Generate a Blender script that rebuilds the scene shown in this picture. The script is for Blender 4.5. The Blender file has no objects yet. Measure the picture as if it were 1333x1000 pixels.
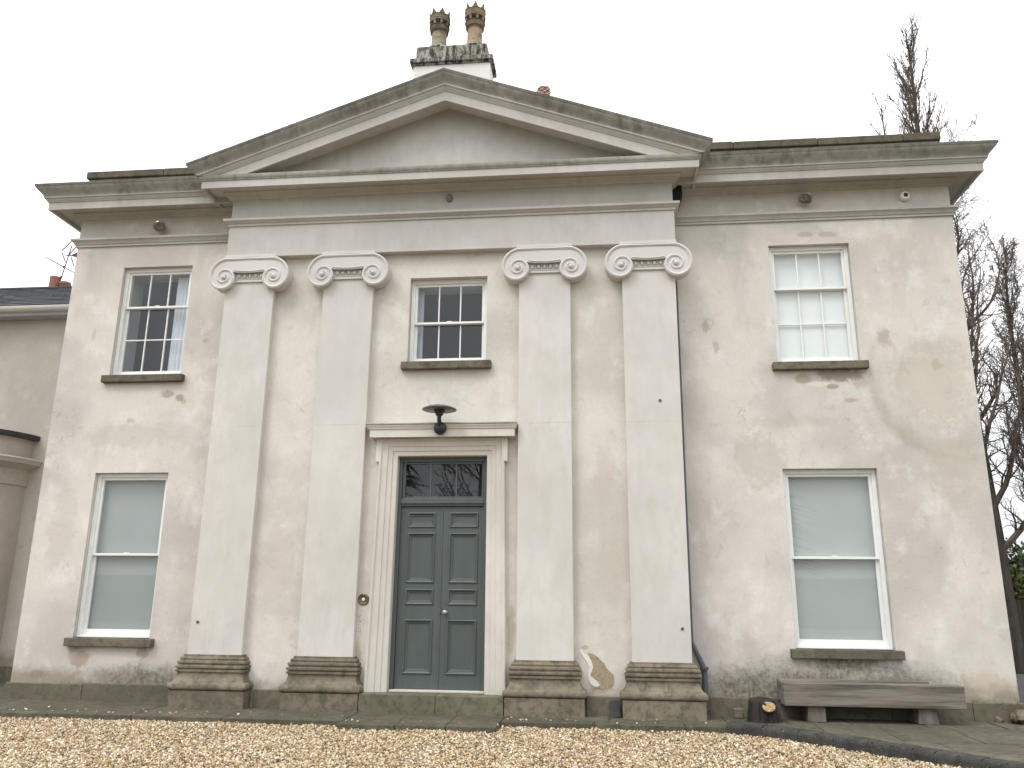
import bpy, bmesh, math, random
import numpy as np
from mathutils import Vector, Matrix
random.seed(7); rng = np.random.default_rng(7)
R = math.radians
SC = bpy.context.scene
COL = SC.collection

# ------------------------------------------------------------------ camera
cam = bpy.data.cameras.new('camera'); co = bpy.data.objects.new('camera', cam); COL.objects.link(co)
cam.sensor_width = 36; cam.lens = 1060.24 / 1333 * 36; cam.clip_end = 3000; cam.clip_start = .05
_p, _y, _r = 0.256009556, 0.107227915, -0.00970558727
M = Matrix.Rotation(_y, 3, 'Z') @ Matrix.Rotation(_p, 3, 'X') @ Matrix.Rotation(_r, 3, 'Y')
rt, fw, up = M @ Vector((1, 0, 0)), M @ Vector((0, 1, 0)), M @ Vector((0, 0, 1))
m4 = Matrix((rt, up, -fw)).transposed().to_4x4(); m4.translation = (2.363, -12.5, 1.577)
co.matrix_world = m4; SC.camera = co

# ------------------------------------------------------------------ world, sun, exposure
SUN_EL, SUN_AZ = R(52), R(-38)      # azimuth from -Y towards -X: light from upper left, in front of the house
w = bpy.data.worlds.new('World'); SC.world = w; w.use_nodes = True
nt = w.node_tree; nt.nodes.clear()
out = nt.nodes.new('ShaderNodeOutputWorld'); bg = nt.nodes.new('ShaderNodeBackground')
sky = nt.nodes.new('ShaderNodeTexSky'); sky.sky_type = 'NISHITA'; sky.sun_disc = False
sky.sun_elevation = SUN_EL; sky.sun_rotation = R(180) + SUN_AZ; sky.dust_density = 3
tc = nt.nodes.new('ShaderNodeTexCoord'); nz = nt.nodes.new('ShaderNodeTexNoise')
nz.inputs['Scale'].default_value = 2.2; nz.inputs['Detail'].default_value = 5
nt.links.new(tc.outputs['Generated'], nz.inputs['Vector'])
rp = nt.nodes.new('ShaderNodeValToRGB')
rp.color_ramp.elements[0].position = .3; rp.color_ramp.elements[0].color = (10.5, 11.1, 11.9, 1)
rp.color_ramp.elements[1].position = .65; rp.color_ramp.elements[1].color = (12.6, 12.6, 12.6, 1)
nt.links.new(nz.outputs['Fac'], rp.inputs['Fac'])
mx = nt.nodes.new('ShaderNodeMixRGB'); mx.inputs['Fac'].default_value = .9
nt.links.new(sky.outputs['Color'], mx.inputs[1]); nt.links.new(rp.outputs['Color'], mx.inputs[2])
sx = nt.nodes.new('ShaderNodeSeparateXYZ'); nt.links.new(tc.outputs['Generated'], sx.inputs[0])
mr = nt.nodes.new('ShaderNodeMapRange'); nt.links.new(sx.outputs[2], mr.inputs[0])     # overcast sky: brighter overhead than at the horizon
for i_, v_ in ((1, 0), (2, 1), (3, .52), (4, 1.50)): mr.inputs[i_].default_value = v_
sc2 = nt.nodes.new('ShaderNodeVectorMath'); sc2.operation = 'SCALE'; nt.links.new(mx.outputs['Color'], sc2.inputs[0]); nt.links.new(mr.outputs[0], sc2.inputs['Scale'])
nt.links.new(sc2.outputs[0], bg.inputs['Color']); bg.inputs['Strength'].default_value = .122
nt.links.new(bg.outputs['Background'], out.inputs['Surface'])
sl = bpy.data.lights.new('sun', 'SUN'); sl.energy = 1.0; sl.angle = R(20); sl.color = (1, .97, .92)
so = bpy.data.objects.new('sun', sl); COL.objects.link(so)
sd = Vector((math.sin(SUN_AZ) * math.cos(SUN_EL), -math.cos(SUN_AZ) * math.cos(SUN_EL), math.sin(SUN_EL)))
so.rotation_euler = sd.to_track_quat('Z', 'Y').to_euler(); so.location = sd * 60
vs = SC.view_settings; vs.view_transform = 'Standard'; vs.look = 'None'; vs.gamma = 1; vs.exposure = .38; vs.use_curve_mapping = False

# ------------------------------------------------------------------ material helpers
class G:
    def __init__(s, name):
        s.m = bpy.data.materials.new(name); s.m.use_nodes = True; s.t = s.m.node_tree; s.t.nodes.clear()
        s.out = s.n('ShaderNodeOutputMaterial'); s.b = s.n('ShaderNodeBsdfPrincipled')
        s.l(s.b.outputs[0], s.out.inputs[0]); s.geo = s.n('ShaderNodeNewGeometry'); s.pos = s.geo.outputs['Position']
        s._sep = None
    def n(s, t, **k):
        x = s.t.nodes.new(t)
        for a, b in k.items(): setattr(x, a, b)
        return x
    def l(s, a, b): s.t.links.new(a, b)
    def set(s, sock, v):
        if hasattr(v, 'links') or isinstance(v, bpy.types.NodeSocket): s.l(v, sock)
        elif isinstance(v, (tuple, list)) and len(v) == 3 and sock.type == 'RGBA': sock.default_value = (*v, 1)
        else: sock.default_value = v
    def xyz(s):
        if not s._sep: s._sep = s.n('ShaderNodeSeparateXYZ'); s.l(s.pos, s._sep.inputs[0])
        return s._sep.outputs
    def math(s, op, a, b=0., c=None, clamp=False):
        x = s.n('ShaderNodeMath', operation=op, use_clamp=clamp); s.set(x.inputs[0], a); s.set(x.inputs[1], b)
        if c is not None: s.set(x.inputs[2], c)
        return x.outputs[0]
    def noise(s, scale, detail=3, rough=.5, vec=None, stretch=None, off=(0, 0, 0), dist=0):
        x = s.n('ShaderNodeTexNoise'); x.inputs['Scale'].default_value = scale; x.inputs['Detail'].default_value = detail
        x.inputs['Roughness'].default_value = rough; x.inputs['Distortion'].default_value = dist
        v = vec or s.pos
        mp = s.n('ShaderNodeMapping'); s.l(v, mp.inputs[0]); mp.inputs['Scale'].default_value = stretch or (1, 1, 1)
        mp.inputs['Location'].default_value = off
        s.l(mp.outputs[0], x.inputs['Vector']); return x.outputs['Fac']
    def ramp(s, f, a, b, lo=0., hi=1., smooth=True):
        x = s.n('ShaderNodeMapRange', interpolation_type='SMOOTHSTEP' if smooth else 'LINEAR')
        s.set(x.inputs[0], f); x.inputs[1].default_value = a; x.inputs[2].default_value = b
        x.inputs[3].default_value = lo; x.inputs[4].default_value = hi; return x.outputs[0]
    def mix(s, f, a, b, mode='MIX'):
        x = s.n('ShaderNodeMixRGB', blend_type=mode); s.set(x.inputs[0], f); s.set(x.inputs[1], a); s.set(x.inputs[2], b)
        return x.outputs[0]
    def bump(s, h, strength=.3, dist=.01, prev=None):
        x = s.n('ShaderNodeBump'); x.inputs['Strength'].default_value = strength; x.inputs['Distance'].default_value = dist
        s.set(x.inputs['Height'], h)
        if prev: s.l(prev, x.inputs['Normal'])
        return x.outputs[0]
    def end(s, col, rough=.8, normal=None, spec=.3, metal=0.):
        s.set(s.b.inputs['Base Color'], col); s.set(s.b.inputs['Roughness'], rough)
        s.b.inputs['Specular IOR Level'].default_value = spec; s.b.inputs['Metallic'].default_value = metal
        if normal: s.l(normal, s.b.inputs['Normal'])
        return s.m

def simple(name, c1, c2, scale=6, rough=.75, bs=.2, bd=.004, spec=.3, metal=0., detail=5, stretch=None, fine=60):
    g = G(name)
    n = g.ramp(g.noise(scale, detail, .6, stretch=stretch), .32, .68)
    f = g.noise(fine, 3, .6, stretch=stretch)
    c = g.mix(n, c1, c2); c = g.mix(g.ramp(f, .3, .7, 0, .25), c, tuple(x * .7 for x in c1))
    return g.end(c, rough, g.bump(f, bs, bd), spec, metal)

def blob(g, x, z, rx, rz, edge=.35, wob=.5, wn=None, rot=0):
    X = g.xyz(); u = g.math('SUBTRACT', X[0], x); v = g.math('SUBTRACT', X[2], z); ca, sa = math.cos(R(rot)), math.sin(R(rot))
    if rot: u, v = g.math('ADD', g.math('MULTIPLY', u, ca), g.math('MULTIPLY', v, sa)), g.math('SUBTRACT', g.math('MULTIPLY', v, ca), g.math('MULTIPLY', u, sa))
    a = g.math('DIVIDE', u, rx); b = g.math('DIVIDE', v, rz)
    d = g.math('SQRT', g.math('ADD', g.math('MULTIPLY', a, a), g.math('MULTIPLY', b, b)))
    d = g.math('ADD', d, g.math('MULTIPLY', g.math('SUBTRACT', wn, .5), wob * 2))
    return g.ramp(d, 1, 1 - edge)

def render_mat(name, base, alt, pale, blobs=(), mould=(), rings=(), tide=.33, var=1.):
    g = G(name); X = g.xyz()
    big = g.noise(.7, 4, .55, off=(3, 1, 2)); med = g.noise(2.4, 5, .62, off=(9, 4, 1)); fin = g.noise(22, 4, .6)
    wn = g.noise(7, 8, .74, off=(1, 7, 3)); str_ = g.noise(2.2, 4, .6, stretch=(1, 1, .25), off=(5, 2, 8))
    c = g.mix(g.ramp(big, .36, .64, 0, .85 * var), base, alt)
    c = g.mix(g.ramp(med, .50, .74, 0, .6 * var), c, pale)
    c = g.mix(g.ramp(str_, .54, .78, 0, .30 * var), c, tuple(x * .72 for x in alt))
    cl = g.noise(4.5, 6, .7, off=(2, 8, 5), dist=.6)
    c = g.mix(g.ramp(cl, .56, .72, 0, .40 * var), c, tuple(x * .76 for x in alt))
    c = g.mix(g.ramp(fin, .35, .7, 0, .10), c, tuple(x * .6 for x in alt))
    # hairline cracks
    vo = g.n('ShaderNodeTexVoronoi', feature='DISTANCE_TO_EDGE'); vo.inputs['Scale'].default_value = 1.1
    add = g.n('ShaderNodeVectorMath', operation='ADD'); nn = g.n('ShaderNodeTexNoise'); nn.inputs['Scale'].default_value = 3.5
    nn.inputs['Detail'].default_value = 5; g.l(g.pos, nn.inputs['Vector'])
    sc_ = g.n('ShaderNodeVectorMath', operation='SCALE'); g.l(nn.outputs['Color'], sc_.inputs[0]); sc_.inputs['Scale'].default_value = .55
    g.l(g.pos, add.inputs[0]); g.l(sc_.outputs[0], add.inputs[1]); g.l(add.outputs[0], vo.inputs['Vector'])
    crack = g.math('MULTIPLY', g.ramp(vo.outputs['Distance'], .006, .0015), g.ramp(g.noise(.9, 3, .5, off=(4, 4, 9)), .58, .68))
    c = g.mix(g.math('MULTIPLY', crack, .4), c, (.22, .19, .16))
    for (x, z, r, wd, st) in rings:
        a = g.math('SUBTRACT', X[0], x); b = g.math('SUBTRACT', X[2], z)
        d = g.math('SQRT', g.math('ADD', g.math('MULTIPLY', a, a), g.math('MULTIPLY', b, b)))
        d = g.math('ABSOLUTE', g.math('SUBTRACT', g.math('ADD', d, g.math('MULTIPLY', med, .16)), r))
        k = g.math('MULTIPLY', g.ramp(d, wd, 0), g.ramp(g.math('ADD', a, b), .1, -1.2)); k = g.math('MULTIPLY', k, g.ramp(wn, .3, .6, .4, 1))
        c = g.mix(g.math('MULTIPLY', k, st), c, (.33, .285, .22))
    pit = None
    for (x, z, rx, rz, col, st, *more) in blobs:
        k = blob(g, x, z, rx, rz, .08 if more else .5, .7 if more else 1.1, wn, more[0] if more else 0)
        if more and len(more) > 1:
            gr = g.ramp(g.noise(60, 4, .8), .35, .65); col = g.mix(gr, tuple(q * .62 for q in col), tuple(q * 1.2 for q in col)); pit = k if pit is None else g.math('MAXIMUM', pit, k)
        c = g.mix(g.math('MULTIPLY', k, st), c, col)
    # damp line along the foot of the wall
    zz = g.math('ADD', X[2], g.math('MULTIPLY', g.math('SUBTRACT', wn, .5), .3))
    k = g.math('MULTIPLY', g.ramp(zz, tide + .22, tide - .02), g.ramp(med, .3, .55, .25, .8))
    c = g.mix(k, c, (.24, .20, .145))
    rough_h = fin
    for (x, z, rx, rz) in mould:
        k = blob(g, x, z, rx, rz, .85, .55, wn)
        sp = g.ramp(g.noise(17, 8, .78, stretch=(1, 1, .8)), .38, .66)
        mc = g.mix(sp, (.115, .108, .082), (.33, .30, .245))
        c = g.mix(g.math('MULTIPLY', k, g.ramp(med, .25, .6, .7, 1)), c, mc)
    b = g.bump(med, .35, .02); b = g.bump(wn, .35, .006, b)
    if pit is not None: b = g.bump(g.math('MULTIPLY', pit, -1.), .8, .02, b); b = g.bump(rough_h, .25, .002, b)
    return g.end(c, .88, b, .2)

def paint_stucco(name, base, alt, dirt=None, dirt_k=0., line=False):
    g = G(name)
    big = g.noise(.9, 4, .6, off=(2, 2, 6)); med = g.noise(3.3, 5, .65, off=(5, 0, 3)); f = g.noise(30, 3, .6)
    c = g.mix(g.ramp(big, .35, .65), base, alt)
    c = g.mix(g.ramp(med, .56, .72, 0, .25), c, tuple(x * .8 for x in alt))
    # scuffs: small horizontal chips
    ch = g.noise(9, 4, .7, stretch=(.5, .5, 2.6), off=(1, 5, 5))
    c = g.mix(g.ramp(ch, .68, .74, 0, .45), c, (.42, .385, .34))
    c = g.mix(g.ramp(g.noise(.55, 3, .5, off=(9, 9, 2)), .42, .62, 0, .45), c, tuple(x * .86 for x in alt))
    if line:
        X = g.xyz(); dz = g.math('ABSOLUTE', g.math('SUBTRACT', g.math('ADD', X[2], g.math('MULTIPLY', med, .05)), 4.16))
        k = g.math('MULTIPLY', g.ramp(dz, .012, .004), g.ramp(g.noise(2.6, 4, .6, off=(0, 3, 3)), .42, .6))
        c = g.mix(g.math('MULTIPLY', k, .35), c, (.36, .33, .29))
        c = g.mix(g.ramp(g.noise(14, 5, .75, off=(3, 2, 8)), .70, .76, 0, .5), c, (.40, .37, .33))
    if dirt:
        st = g.noise(5, 5, .7, stretch=(1.4, 1.4, .5)); pt = g.noise(1.3, 4, .6, off=(8, 1, 1))
        k = g.math('MULTIPLY', g.ramp(st, .35, .68), g.ramp(pt, .3, .62, .25, 1))
        c = g.mix(g.math('MULTIPLY', k, dirt_k), c, dirt)
    b = g.bump(med, .25, .012); b = g.bump(f, .2, .0015, b)
    return g.end(c, .72, b, .3)

def stone_mat(name, c1, c2, dark, moss=None, bs=.6):
    g = G(name); big = g.noise(1.7, 5, .65, off=(4, 2, 0)); med = g.noise(8, 6, .7, off=(1, 1, 1)); f = g.noise(55, 3, .6)
    oi = g.n('ShaderNodeObjectInfo')
    c = g.mix(g.ramp(big, .35, .65), c1, c2)
    c = g.mix(g.ramp(oi.outputs['Random'], 0, 1, 0, .35, False), c, dark)
    c = g.mix(g.ramp(med, .42, .70, 0, .88), c, dark)
    if moss: c = g.mix(g.ramp(g.noise(3, 4, .7, off=(3, 3, 3)), .52, .68, 0, .7), c, moss)
    c = g.mix(g.ramp(g.noise(38, 2, .5, off=(6, 6, 6)), .66, .74, 0, .4), c, (.36, .34, .28))
    b = g.bump(med, bs, .012); b = g.bump(f, bs * .7, .003, b)
    return g.end(c, .9, b, .2)

RB, RA, RP = (.635, .598, .55), (.475, .445, .408), (.755, .728, .688)
BR = (.31, .235, .18)
M_render = render_mat('wing_render', RB, RA, RP,
    blobs=[(-4.76, 4.80, .17, .08, (.37, .30, .23), .75), (-4.54, 4.73, .10, .07, (.36, .29, .22), .85), (-4.45, 4.66, .06, .05, (.36, .29, .22), .5),
           (-4.19, 5.73, .07, .05, (.37, .31, .25), .6), (-6.22, 5.86, .05, .12, (.37, .31, .25), .4), (-5.35, 4.35, .09, .06, (.4, .33, .27), .5),
           (-5.65, .60, .20, .17, (.38, .30, .24), .85), (-5.78, .74, .10, .08, (.38, .30, .24), .8), (-4.67, .70, .13, .11, (.39, .31, .25), .8),
           (-6.35, .36, .16, .08, (.33, .27, .19), .8), (5.74, 7.27, .16, .06, (.35, .31, .26), .55), (6.09, 7.26, .17, .07, (.35, .31, .26), .55),
           (6.05, 4.92, .46, .13, (.30, .245, .20), .9), (5.52, 4.86, .20, .09, (.34, .27, .21), .7), (5.75, 4.78, .24, .05, (.7, .64, .55), .9),
           (5.95, 4.74, .12, .05, (.28, .23, .18), .7), (6.35, 4.8, .16, .14, (.36, .3, .24), .5), (6.2, 4.52, .11, .04, (.38, .3, .24), .6),
           (6.78, 5.5, .13, .18, (.40, .34, .29), .75), (4.09, 5.76, .07, .15, (.38, .33, .28), .6), (4.24, 5.43, .06, .13, (.38, .33, .28), .6),
           (7.5, 5.05, .10, .11, (.40, .34, .26), .6), (7.4, 4.75, .75, .9, (.44, .385, .295), .4), (7.55, 3.4, .4, .7, (.46, .40, .31), .35),
           (4.8, 3.6, .5, .5, (.43, .375, .32), .45), (5.3, 4.2, .9, .12, (.44, .385, .33), .3), (-5.4, 4.1, .9, .25, (.46, .41, .35), .35), (-6.3, 2.6, .3, .9, (.47, .41, .35), .35),
           (7.6, .42, .45, .30, (.48, .39, .27), .6), (6.9, 7.0, .7, .25, (.44, .39, .33), .35)],
    mould=[(-4.55, .30, 1.05, .34), (-5.6, .16, .9, .16), (5.3, .42, 1.6, .55), (4.4, .35, 1.0, .42), (6.6, .4, .9, .42), (7.6, .2, .5, .14), (5.8, .75, .85, .22)],
    rings=[(7.55, 4.75, 1.02, .22, .38), (7.75, 4.85, 1.32, .11, .32)])
M_render_portico = render_mat('portico_render', (.65, .615, .56), (.495, .467, .42), (.75, .725, .675),
    blobs=[(2.14, .55, .10, .35, (.56, .525, .46), .7), (2.35, .36, .22, .08, (.42, .35, .25), .8), (2.13, .90, .07, .04, (.42, .35, .26), .8), (-1.19, .75, .10, .2, (.40, .35, .27), .6), (1.08, 1.1, .07, .4, (.42, .34, .25), .6),
           (-2.5, 2.0, .35, .9, (.50, .44, .38), .4), (2.45, 3.3, .2, .6, (.49, .43, .37), .45), (2.5, 2.0, .2, .8, (.5, .44, .37), .4),
           (.4, 4.9, .4, .1, (.48, .42, .35), .4), (-.9, 4.1, .3, .12, (.42, .36, .29), .5), (.6, 4.12, .5, .06, (.36, .32, .27), .7)],
    tide=.25, var=.9)
M_render_annex = render_mat('annex_render', (.50, .455, .40), (.42, .38, .335), (.56, .52, .465), tide=.4)
M_pil = paint_stucco('pilaster_paint', (.635, .610, .575), (.585, .560, .525), (.42, .395, .355), .30, line=True)
M_ent = paint_stucco('entablature_paint', (.545, .523, .49), (.495, .475, .443), (.36, .34, .31), .38)
M_wcorn = paint_stucco('cornice_paint', (.50, .482, .45), (.44, .425, .395), (.24, .225, .20), .3)
M_cyma = paint_stucco('weathered_gutter_moulding', (.42, .405, .375), (.33, .32, .295), (.12, .117, .107), .7)
M_lip = paint_stucco('stained_lip', (.20, .185, .155), (.14, .13, .11), (.05, .047, .04), .8)
M_ledge = paint_stucco('weathered_ledge', (.45, .43, .39), (.37, .35, .31), (.16, .145, .12), .65)
M_cap = paint_stucco('capital_paint', (.635, .612, .585), (.595, .572, .545))
M_coping = stone_mat('coping_stone', (.16, .13, .095), (.115, .098, .075), (.06, .055, .045), (.10, .10, .06))
M_base = stone_mat('pilaster_base_stone', (.25, .215, .155), (.185, .16, .12), (.085, .076, .06), (.10, .095, .065))
M_sill = stone_mat('sill_stone', (.18, .16, .12), (.14, .125, .092), (.075, .068, .05))
M_plinth = stone_mat('plinth_stone', (.19, .165, .118), (.135, .12, .088), (.095, .088, .068), (.10, .105, .05))
M_pave = stone_mat('york_paving', (.145, .128, .092), (.095, .087, .062), (.055, .053, .042), (.075, .08, .04))
M_step = stone_mat('step_stone', (.21, .19, .135), (.16, .15, .10), (.08, .075, .055), (.12, .12, .06))
M_brick = stone_mat('blue_engineering_brick', (.078, .075, .068), (.052, .051, .047), (.028, .027, .025), (.06, .062, .04), .8)
M_joint = simple('joint_mortar', (.15, .14, .115), (.09, .085, .07))
M_white = simple('white_gloss_paint', (.84, .84, .82), (.79, .79, .77), 4, .35, .08, .001, .5)
M_surround = paint_stucco('door_surround_paint', (.66, .63, .575), (.60, .57, .515), (.40, .36, .29), .25)
M_door = simple('grey_green_door_paint', (.086, .104, .099), (.075, .091, .087), 5, .42, .12, .001, .5, stretch=(1, 1, .2))
M_steel = simple('brushed_steel', (.55, .53, .5), (.45, .43, .4), 8, .28, .05, .001, .5, 1.)
M_brass = simple('old_brass', (.22, .17, .12), (.14, .11, .085), 20, .4, .1, .001, .5, .8)
M_black = simple('black_metal_paint', (.018, .018, .02), (.03, .03, .032), 8, .45, .1, .001, .5)
M_pipe = simple('blue_grey_pipe_paint', (.085, .095, .105), (.055, .063, .072), 9, .5, .1, .001, .4)
M_hopper = simple('dark_hopper_paint', (.02, .024, .035), (.012, .015, .02), 9, .6, .1, .001, .3)
M_slate = simple('slate', (.095, .10, .112), (.065, .068, .078), 5, .6, .4, .004)
M_lead = simple('lead_sheet', (.055, .058, .06), (.035, .037, .04), 4, .6, .3, .004)
M_terra = simple('terracotta', (.33, .155, .105), (.24, .12, .085), 9, .8)
M_terrap = simple('terracotta_pale_band', (.58, .50, .45), (.5, .43, .38), 9, .8)
M_terrad = simple('sooty_band', (.05, .045, .04), (.08, .07, .06), 9, .8)
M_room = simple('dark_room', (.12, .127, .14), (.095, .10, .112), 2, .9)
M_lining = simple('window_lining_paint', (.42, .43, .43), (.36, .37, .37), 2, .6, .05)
M_asph = simple('asphalt', (.07, .068, .064), (.05, .05, .047), 3, .9)
M_timber = simple('weathered_timber', (.24, .215, .18), (.075, .066, .055), 2.6, .85, .7, .006, detail=8, stretch=(.35, 3, 5), fine=30)
M_timberleg = simple('weathered_timber_block', (.19, .165, .135), (.11, .095, .08), 5, .85, .6, .005, stretch=(3, 3, .5))
M_bark = simple('grey_bark', (.085, .072, .058), (.045, .038, .030), 7, .9, .8, .02, stretch=(1, 1, .3))
M_twig = simple('twig_bark', (.16, .13, .108), (.11, .09, .076), 7, .9, .2)
M_logbark = simple('black_log_bark', (.055, .048, .042), (.02, .018, .016), 14, .9, 1., .02, stretch=(1.6, 1.6, .12))
M_hedge = simple('evergreen_leaf', (.035, .050, .022), (.055, .068, .025), 1.5, .7, .1)
M_leafy = simple('olive_leaf', (.09, .10, .03), (.06, .075, .028), 1.5, .7, .1)
M_dead = simple('dead_leaf', (.20, .15, .10), (.10, .08, .06), 5, .9)
M_fence = simple('dark_fence_timber', (.045, .04, .034), (.07, .062, .05), 3, .8, .3, .004, stretch=(4, 4, .4))
M_grass = simple('rough_lawn', (.06, .085, .028), (.085, .095, .035), 1.2, .95, .6, .03)

def pot_mat(name, c1, c2):
    g = G(name); n = g.noise(6, 5, .7); f = g.noise(28, 4, .7)
    c = g.mix(g.ramp(n, .35, .65), c1, c2)
    c = g.mix(g.ramp(f, .56, .66, 0, .8), c, (.06, .05, .04)); c = g.mix(g.ramp(g.noise(4, 5, .7, off=(2, 2, 2)), .48, .68, 0, .75), c, (.10, .085, .065))
    return g.end(c, .85, g.bump(f, .4, .004), .3)
M_potA = pot_mat('buff_pot_lichen', (.33, .28, .20), (.24, .21, .155))
M_potB = pot_mat('warm_buff_pot', (.37, .265, .18), (.29, .205, .14))

def chim_cap_mat():
    g = G('stained_chimney_render'); X = g.xyz()
    st = g.noise(6, 5, .7, stretch=(1.5, 1.5, .35)); n = g.noise(9, 5, .7)
    c = g.mix(g.ramp(st, .40, .60), (.055, .052, .045), (.40, .375, .32))
    c = g.mix(g.ramp(n, .5, .66, 0, .9), c, (.045, .042, .036))
    return g.end(c, .9, g.bump(n, .6, .01), .2)
M_chimcap = chim_cap_mat()
M_chimb = paint_stucco('white_chimney_render', (.80, .78, .74), (.74, .72, .68), (.4, .37, .32), .2)

def glass_mat():
    g = G('window_glass'); g.t.nodes.remove(g.b)
    tr = g.n('ShaderNodeBsdfTransparent'); gl = g.n('ShaderNodeBsdfGlossy'); gl.inputs['Roughness'].default_value = .015
    tr.inputs['Color'].default_value = (.93, .95, .955, 1)
    dt = g.n('ShaderNodeVectorMath', operation='DOT_PRODUCT'); g.l(g.geo.outputs['Incoming'], dt.inputs[0]); g.l(g.geo.outputs['Normal'], dt.inputs[1])
    f = g.math('ADD', g.math('MULTIPLY', g.math('POWER', g.math('SUBTRACT', 1, g.math('ABSOLUTE', dt.outputs['Value']), clamp=True), 5), .92), .075, clamp=True)
    b = g.bump(g.noise(1.6, 1, .5), .05, .01); g.l(b, gl.inputs['Normal'])
    ms = g.n('ShaderNodeMixShader'); g.l(f, ms.inputs[0]); g.l(tr.outputs[0], ms.inputs[1]); g.l(gl.outputs[0], ms.inputs[2])
    g.l(ms.outputs[0], g.out.inputs[0]); return g.m
M_glass = glass_mat()
def flat(name, c, rough=.7, spec=.3): 
    g = G(name); n = g.noise(1.5, 2, .5); return g.end(g.mix(g.ramp(n, .3, .7), c, tuple(x * .93 for x in c)), rough, None, spec)
M_lens = simple('lamp_lens', (.10, .10, .10), (.34, .34, .33), 30, .15, .1, .001, .6)
M_blind_green = flat('grey_green_roller_blind', (.475, .505, .475))
M_blind_left = flat('grey_roller_blind', (.40, .425, .41))
M_blind_white = flat('white_roller_blind', (.84, .86, .84))
M_curtain = flat('white_net_curtain', (.72, .75, .80))

# ------------------------------------------------------------------ mesh helpers
class MB:
    def __init__(s): s.v = []; s.f = []
    def add(s, vs, fs):
        o = len(s.v); s.v += [tuple(v) for v in vs]; s.f += [tuple(i + o for i in f) for f in fs]; return s
    def box(s, x0, x1, y0, y1, z0, z1):
        return s.add([(x0, y0, z0), (x1, y0, z0), (x1, y1, z0), (x0, y1, z0), (x0, y0, z1), (x1, y0, z1), (x1, y1, z1), (x0, y1, z1)],
                     [(0, 3, 2, 1), (4, 5, 6, 7), (0, 1, 5, 4), (1, 2, 6, 5), (2, 3, 7, 6), (3, 0, 4, 7)])
    def prism(s, poly, y0, y1):            # poly in (x,z), counter-clockwise seen from -y
        n = len(poly)
        vs = [(x, y0, z) for x, z in poly] + [(x, y1, z) for x, z in poly]
        fs = [tuple(range(n)), tuple(range(2 * n - 1, n - 1, -1))] + [(j, i, i + n, j + n) for i, j in ((i, (i + 1) % n) for i in range(n))]
        return s.add(vs, fs)
    def slab(s, poly, z0, z1):             # poly in (x,y)
        n = len(poly)
        vs = [(x, y, z1) for x, y in poly] + [(x, y, z0) for x, y in poly]
        fs = [tuple(range(n)), tuple(range(2 * n - 1, n - 1, -1))] + [(j, i, i + n, j + n) for i, j in ((i, (i + 1) % n) for i in range(n))]
        return s.add(vs, fs)
    def rings(s, rs, caps=True, close=False):   # list of equal-length vertex rings
        n = len(rs[0]); vs = [p for r in rs for p in r]; fs = []
        for k in range(len(rs) - 1):
            for i in range(n):
                j = (i + 1) % n; fs.append((k * n + i, k * n + j, (k + 1) * n + j, (k + 1) * n + i))
        if caps: fs += [tuple(range(n - 1, -1, -1)), tuple(range((len(rs) - 1) * n, len(rs) * n))]
        return s.add(vs, fs)
    def strip(s, rs):                      # open profiles joined
        n = len(rs[0]); vs = [p for r in rs for p in r]
        return s.add(vs, [(k * n + i, k * n + i + 1, (k + 1) * n + i + 1, (k + 1) * n + i) for k in range(len(rs) - 1) for i in range(n - 1)])
    def lathe(s, prof, cx, cy, n=20, z=0, axis='z'):
        rs = []
        for r, h in prof:
            ring = []
            for i in range(n):
                a = 2 * math.pi * i / n; c, d = r * math.cos(a), r * math.sin(a)
                ring.append((cx + c, cy + d, z + h) if axis == 'z' else (cx + c, cy - h, z + d))
            rs.append(ring)
        return s.rings(rs)
    def tube(s, pts, rad, n=6):
        pts = [Vector(p) for p in pts]; rs = []
        rad = rad if isinstance(rad, (list, tuple)) else [rad] * len(pts)
        pu = None
        for i, p in enumerate(pts):
            t = (pts[min(i + 1, len(pts) - 1)] - pts[max(i - 1, 0)])
            if t.length < 1e-9: t = Vector((0, 0, 1))
            t.normalize()
            if pu is None: pu = t.cross(Vector((0, 0, 1)) if abs(t.z) < .9 else Vector((1, 0, 0)))
            u = pu - t * pu.dot(t)
            if u.length < 1e-4: u = t.cross(Vector((1, .3, 0)))
            u.normalize(); v = t.cross(u).normalized(); pu = u
            rs.append([tuple(p + (u * math.cos(2 * math.pi * k / n) + v * math.sin(2 * math.pi * k / n)) * rad[i]) for k in range(n)])
        return s.rings(rs)
    def sphere(s, c, r, n=10, m=6, sq=(1, 1, 1)):
        prof = [(max(1e-4, math.sin(math.pi * k / m)), -math.cos(math.pi * k / m)) for k in range(m + 1)]
        rs = [[(c[0] + a * math.cos(2 * math.pi * i / n) * r * sq[0], c[1] + a * math.sin(2 * math.pi * i / n) * r * sq[1], c[2] + h * r * sq[2]) for i in range(n)] for a, h in prof]
        return s.rings(rs)
    def build(s, name, mat, parent=None, smooth=None, bevel=0., seg=2, fix=True):
        me = bpy.data.meshes.new(name); me.from_pydata(s.v, [], s.f)
        if fix:
            b = bmesh.new(); b.from_mesh(me); bmesh.ops.recalc_face_normals(b, faces=b.faces); b.to_mesh(me); b.free()
        me.materials.append(mat)
        if smooth is not None:
            me.polygons.foreach_set('use_smooth', [True] * len(me.polygons)); me.set_sharp_from_angle(angle=R(smooth))
        o = bpy.data.objects.new(name, me); COL.objects.link(o); o.parent = parent
        if bevel:
            md = o.modifiers.new('bevel', 'BEVEL'); md.width = bevel; md.segments = seg; md.limit_method = 'ANGLE'; md.angle_limit = R(40)
        return o

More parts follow.
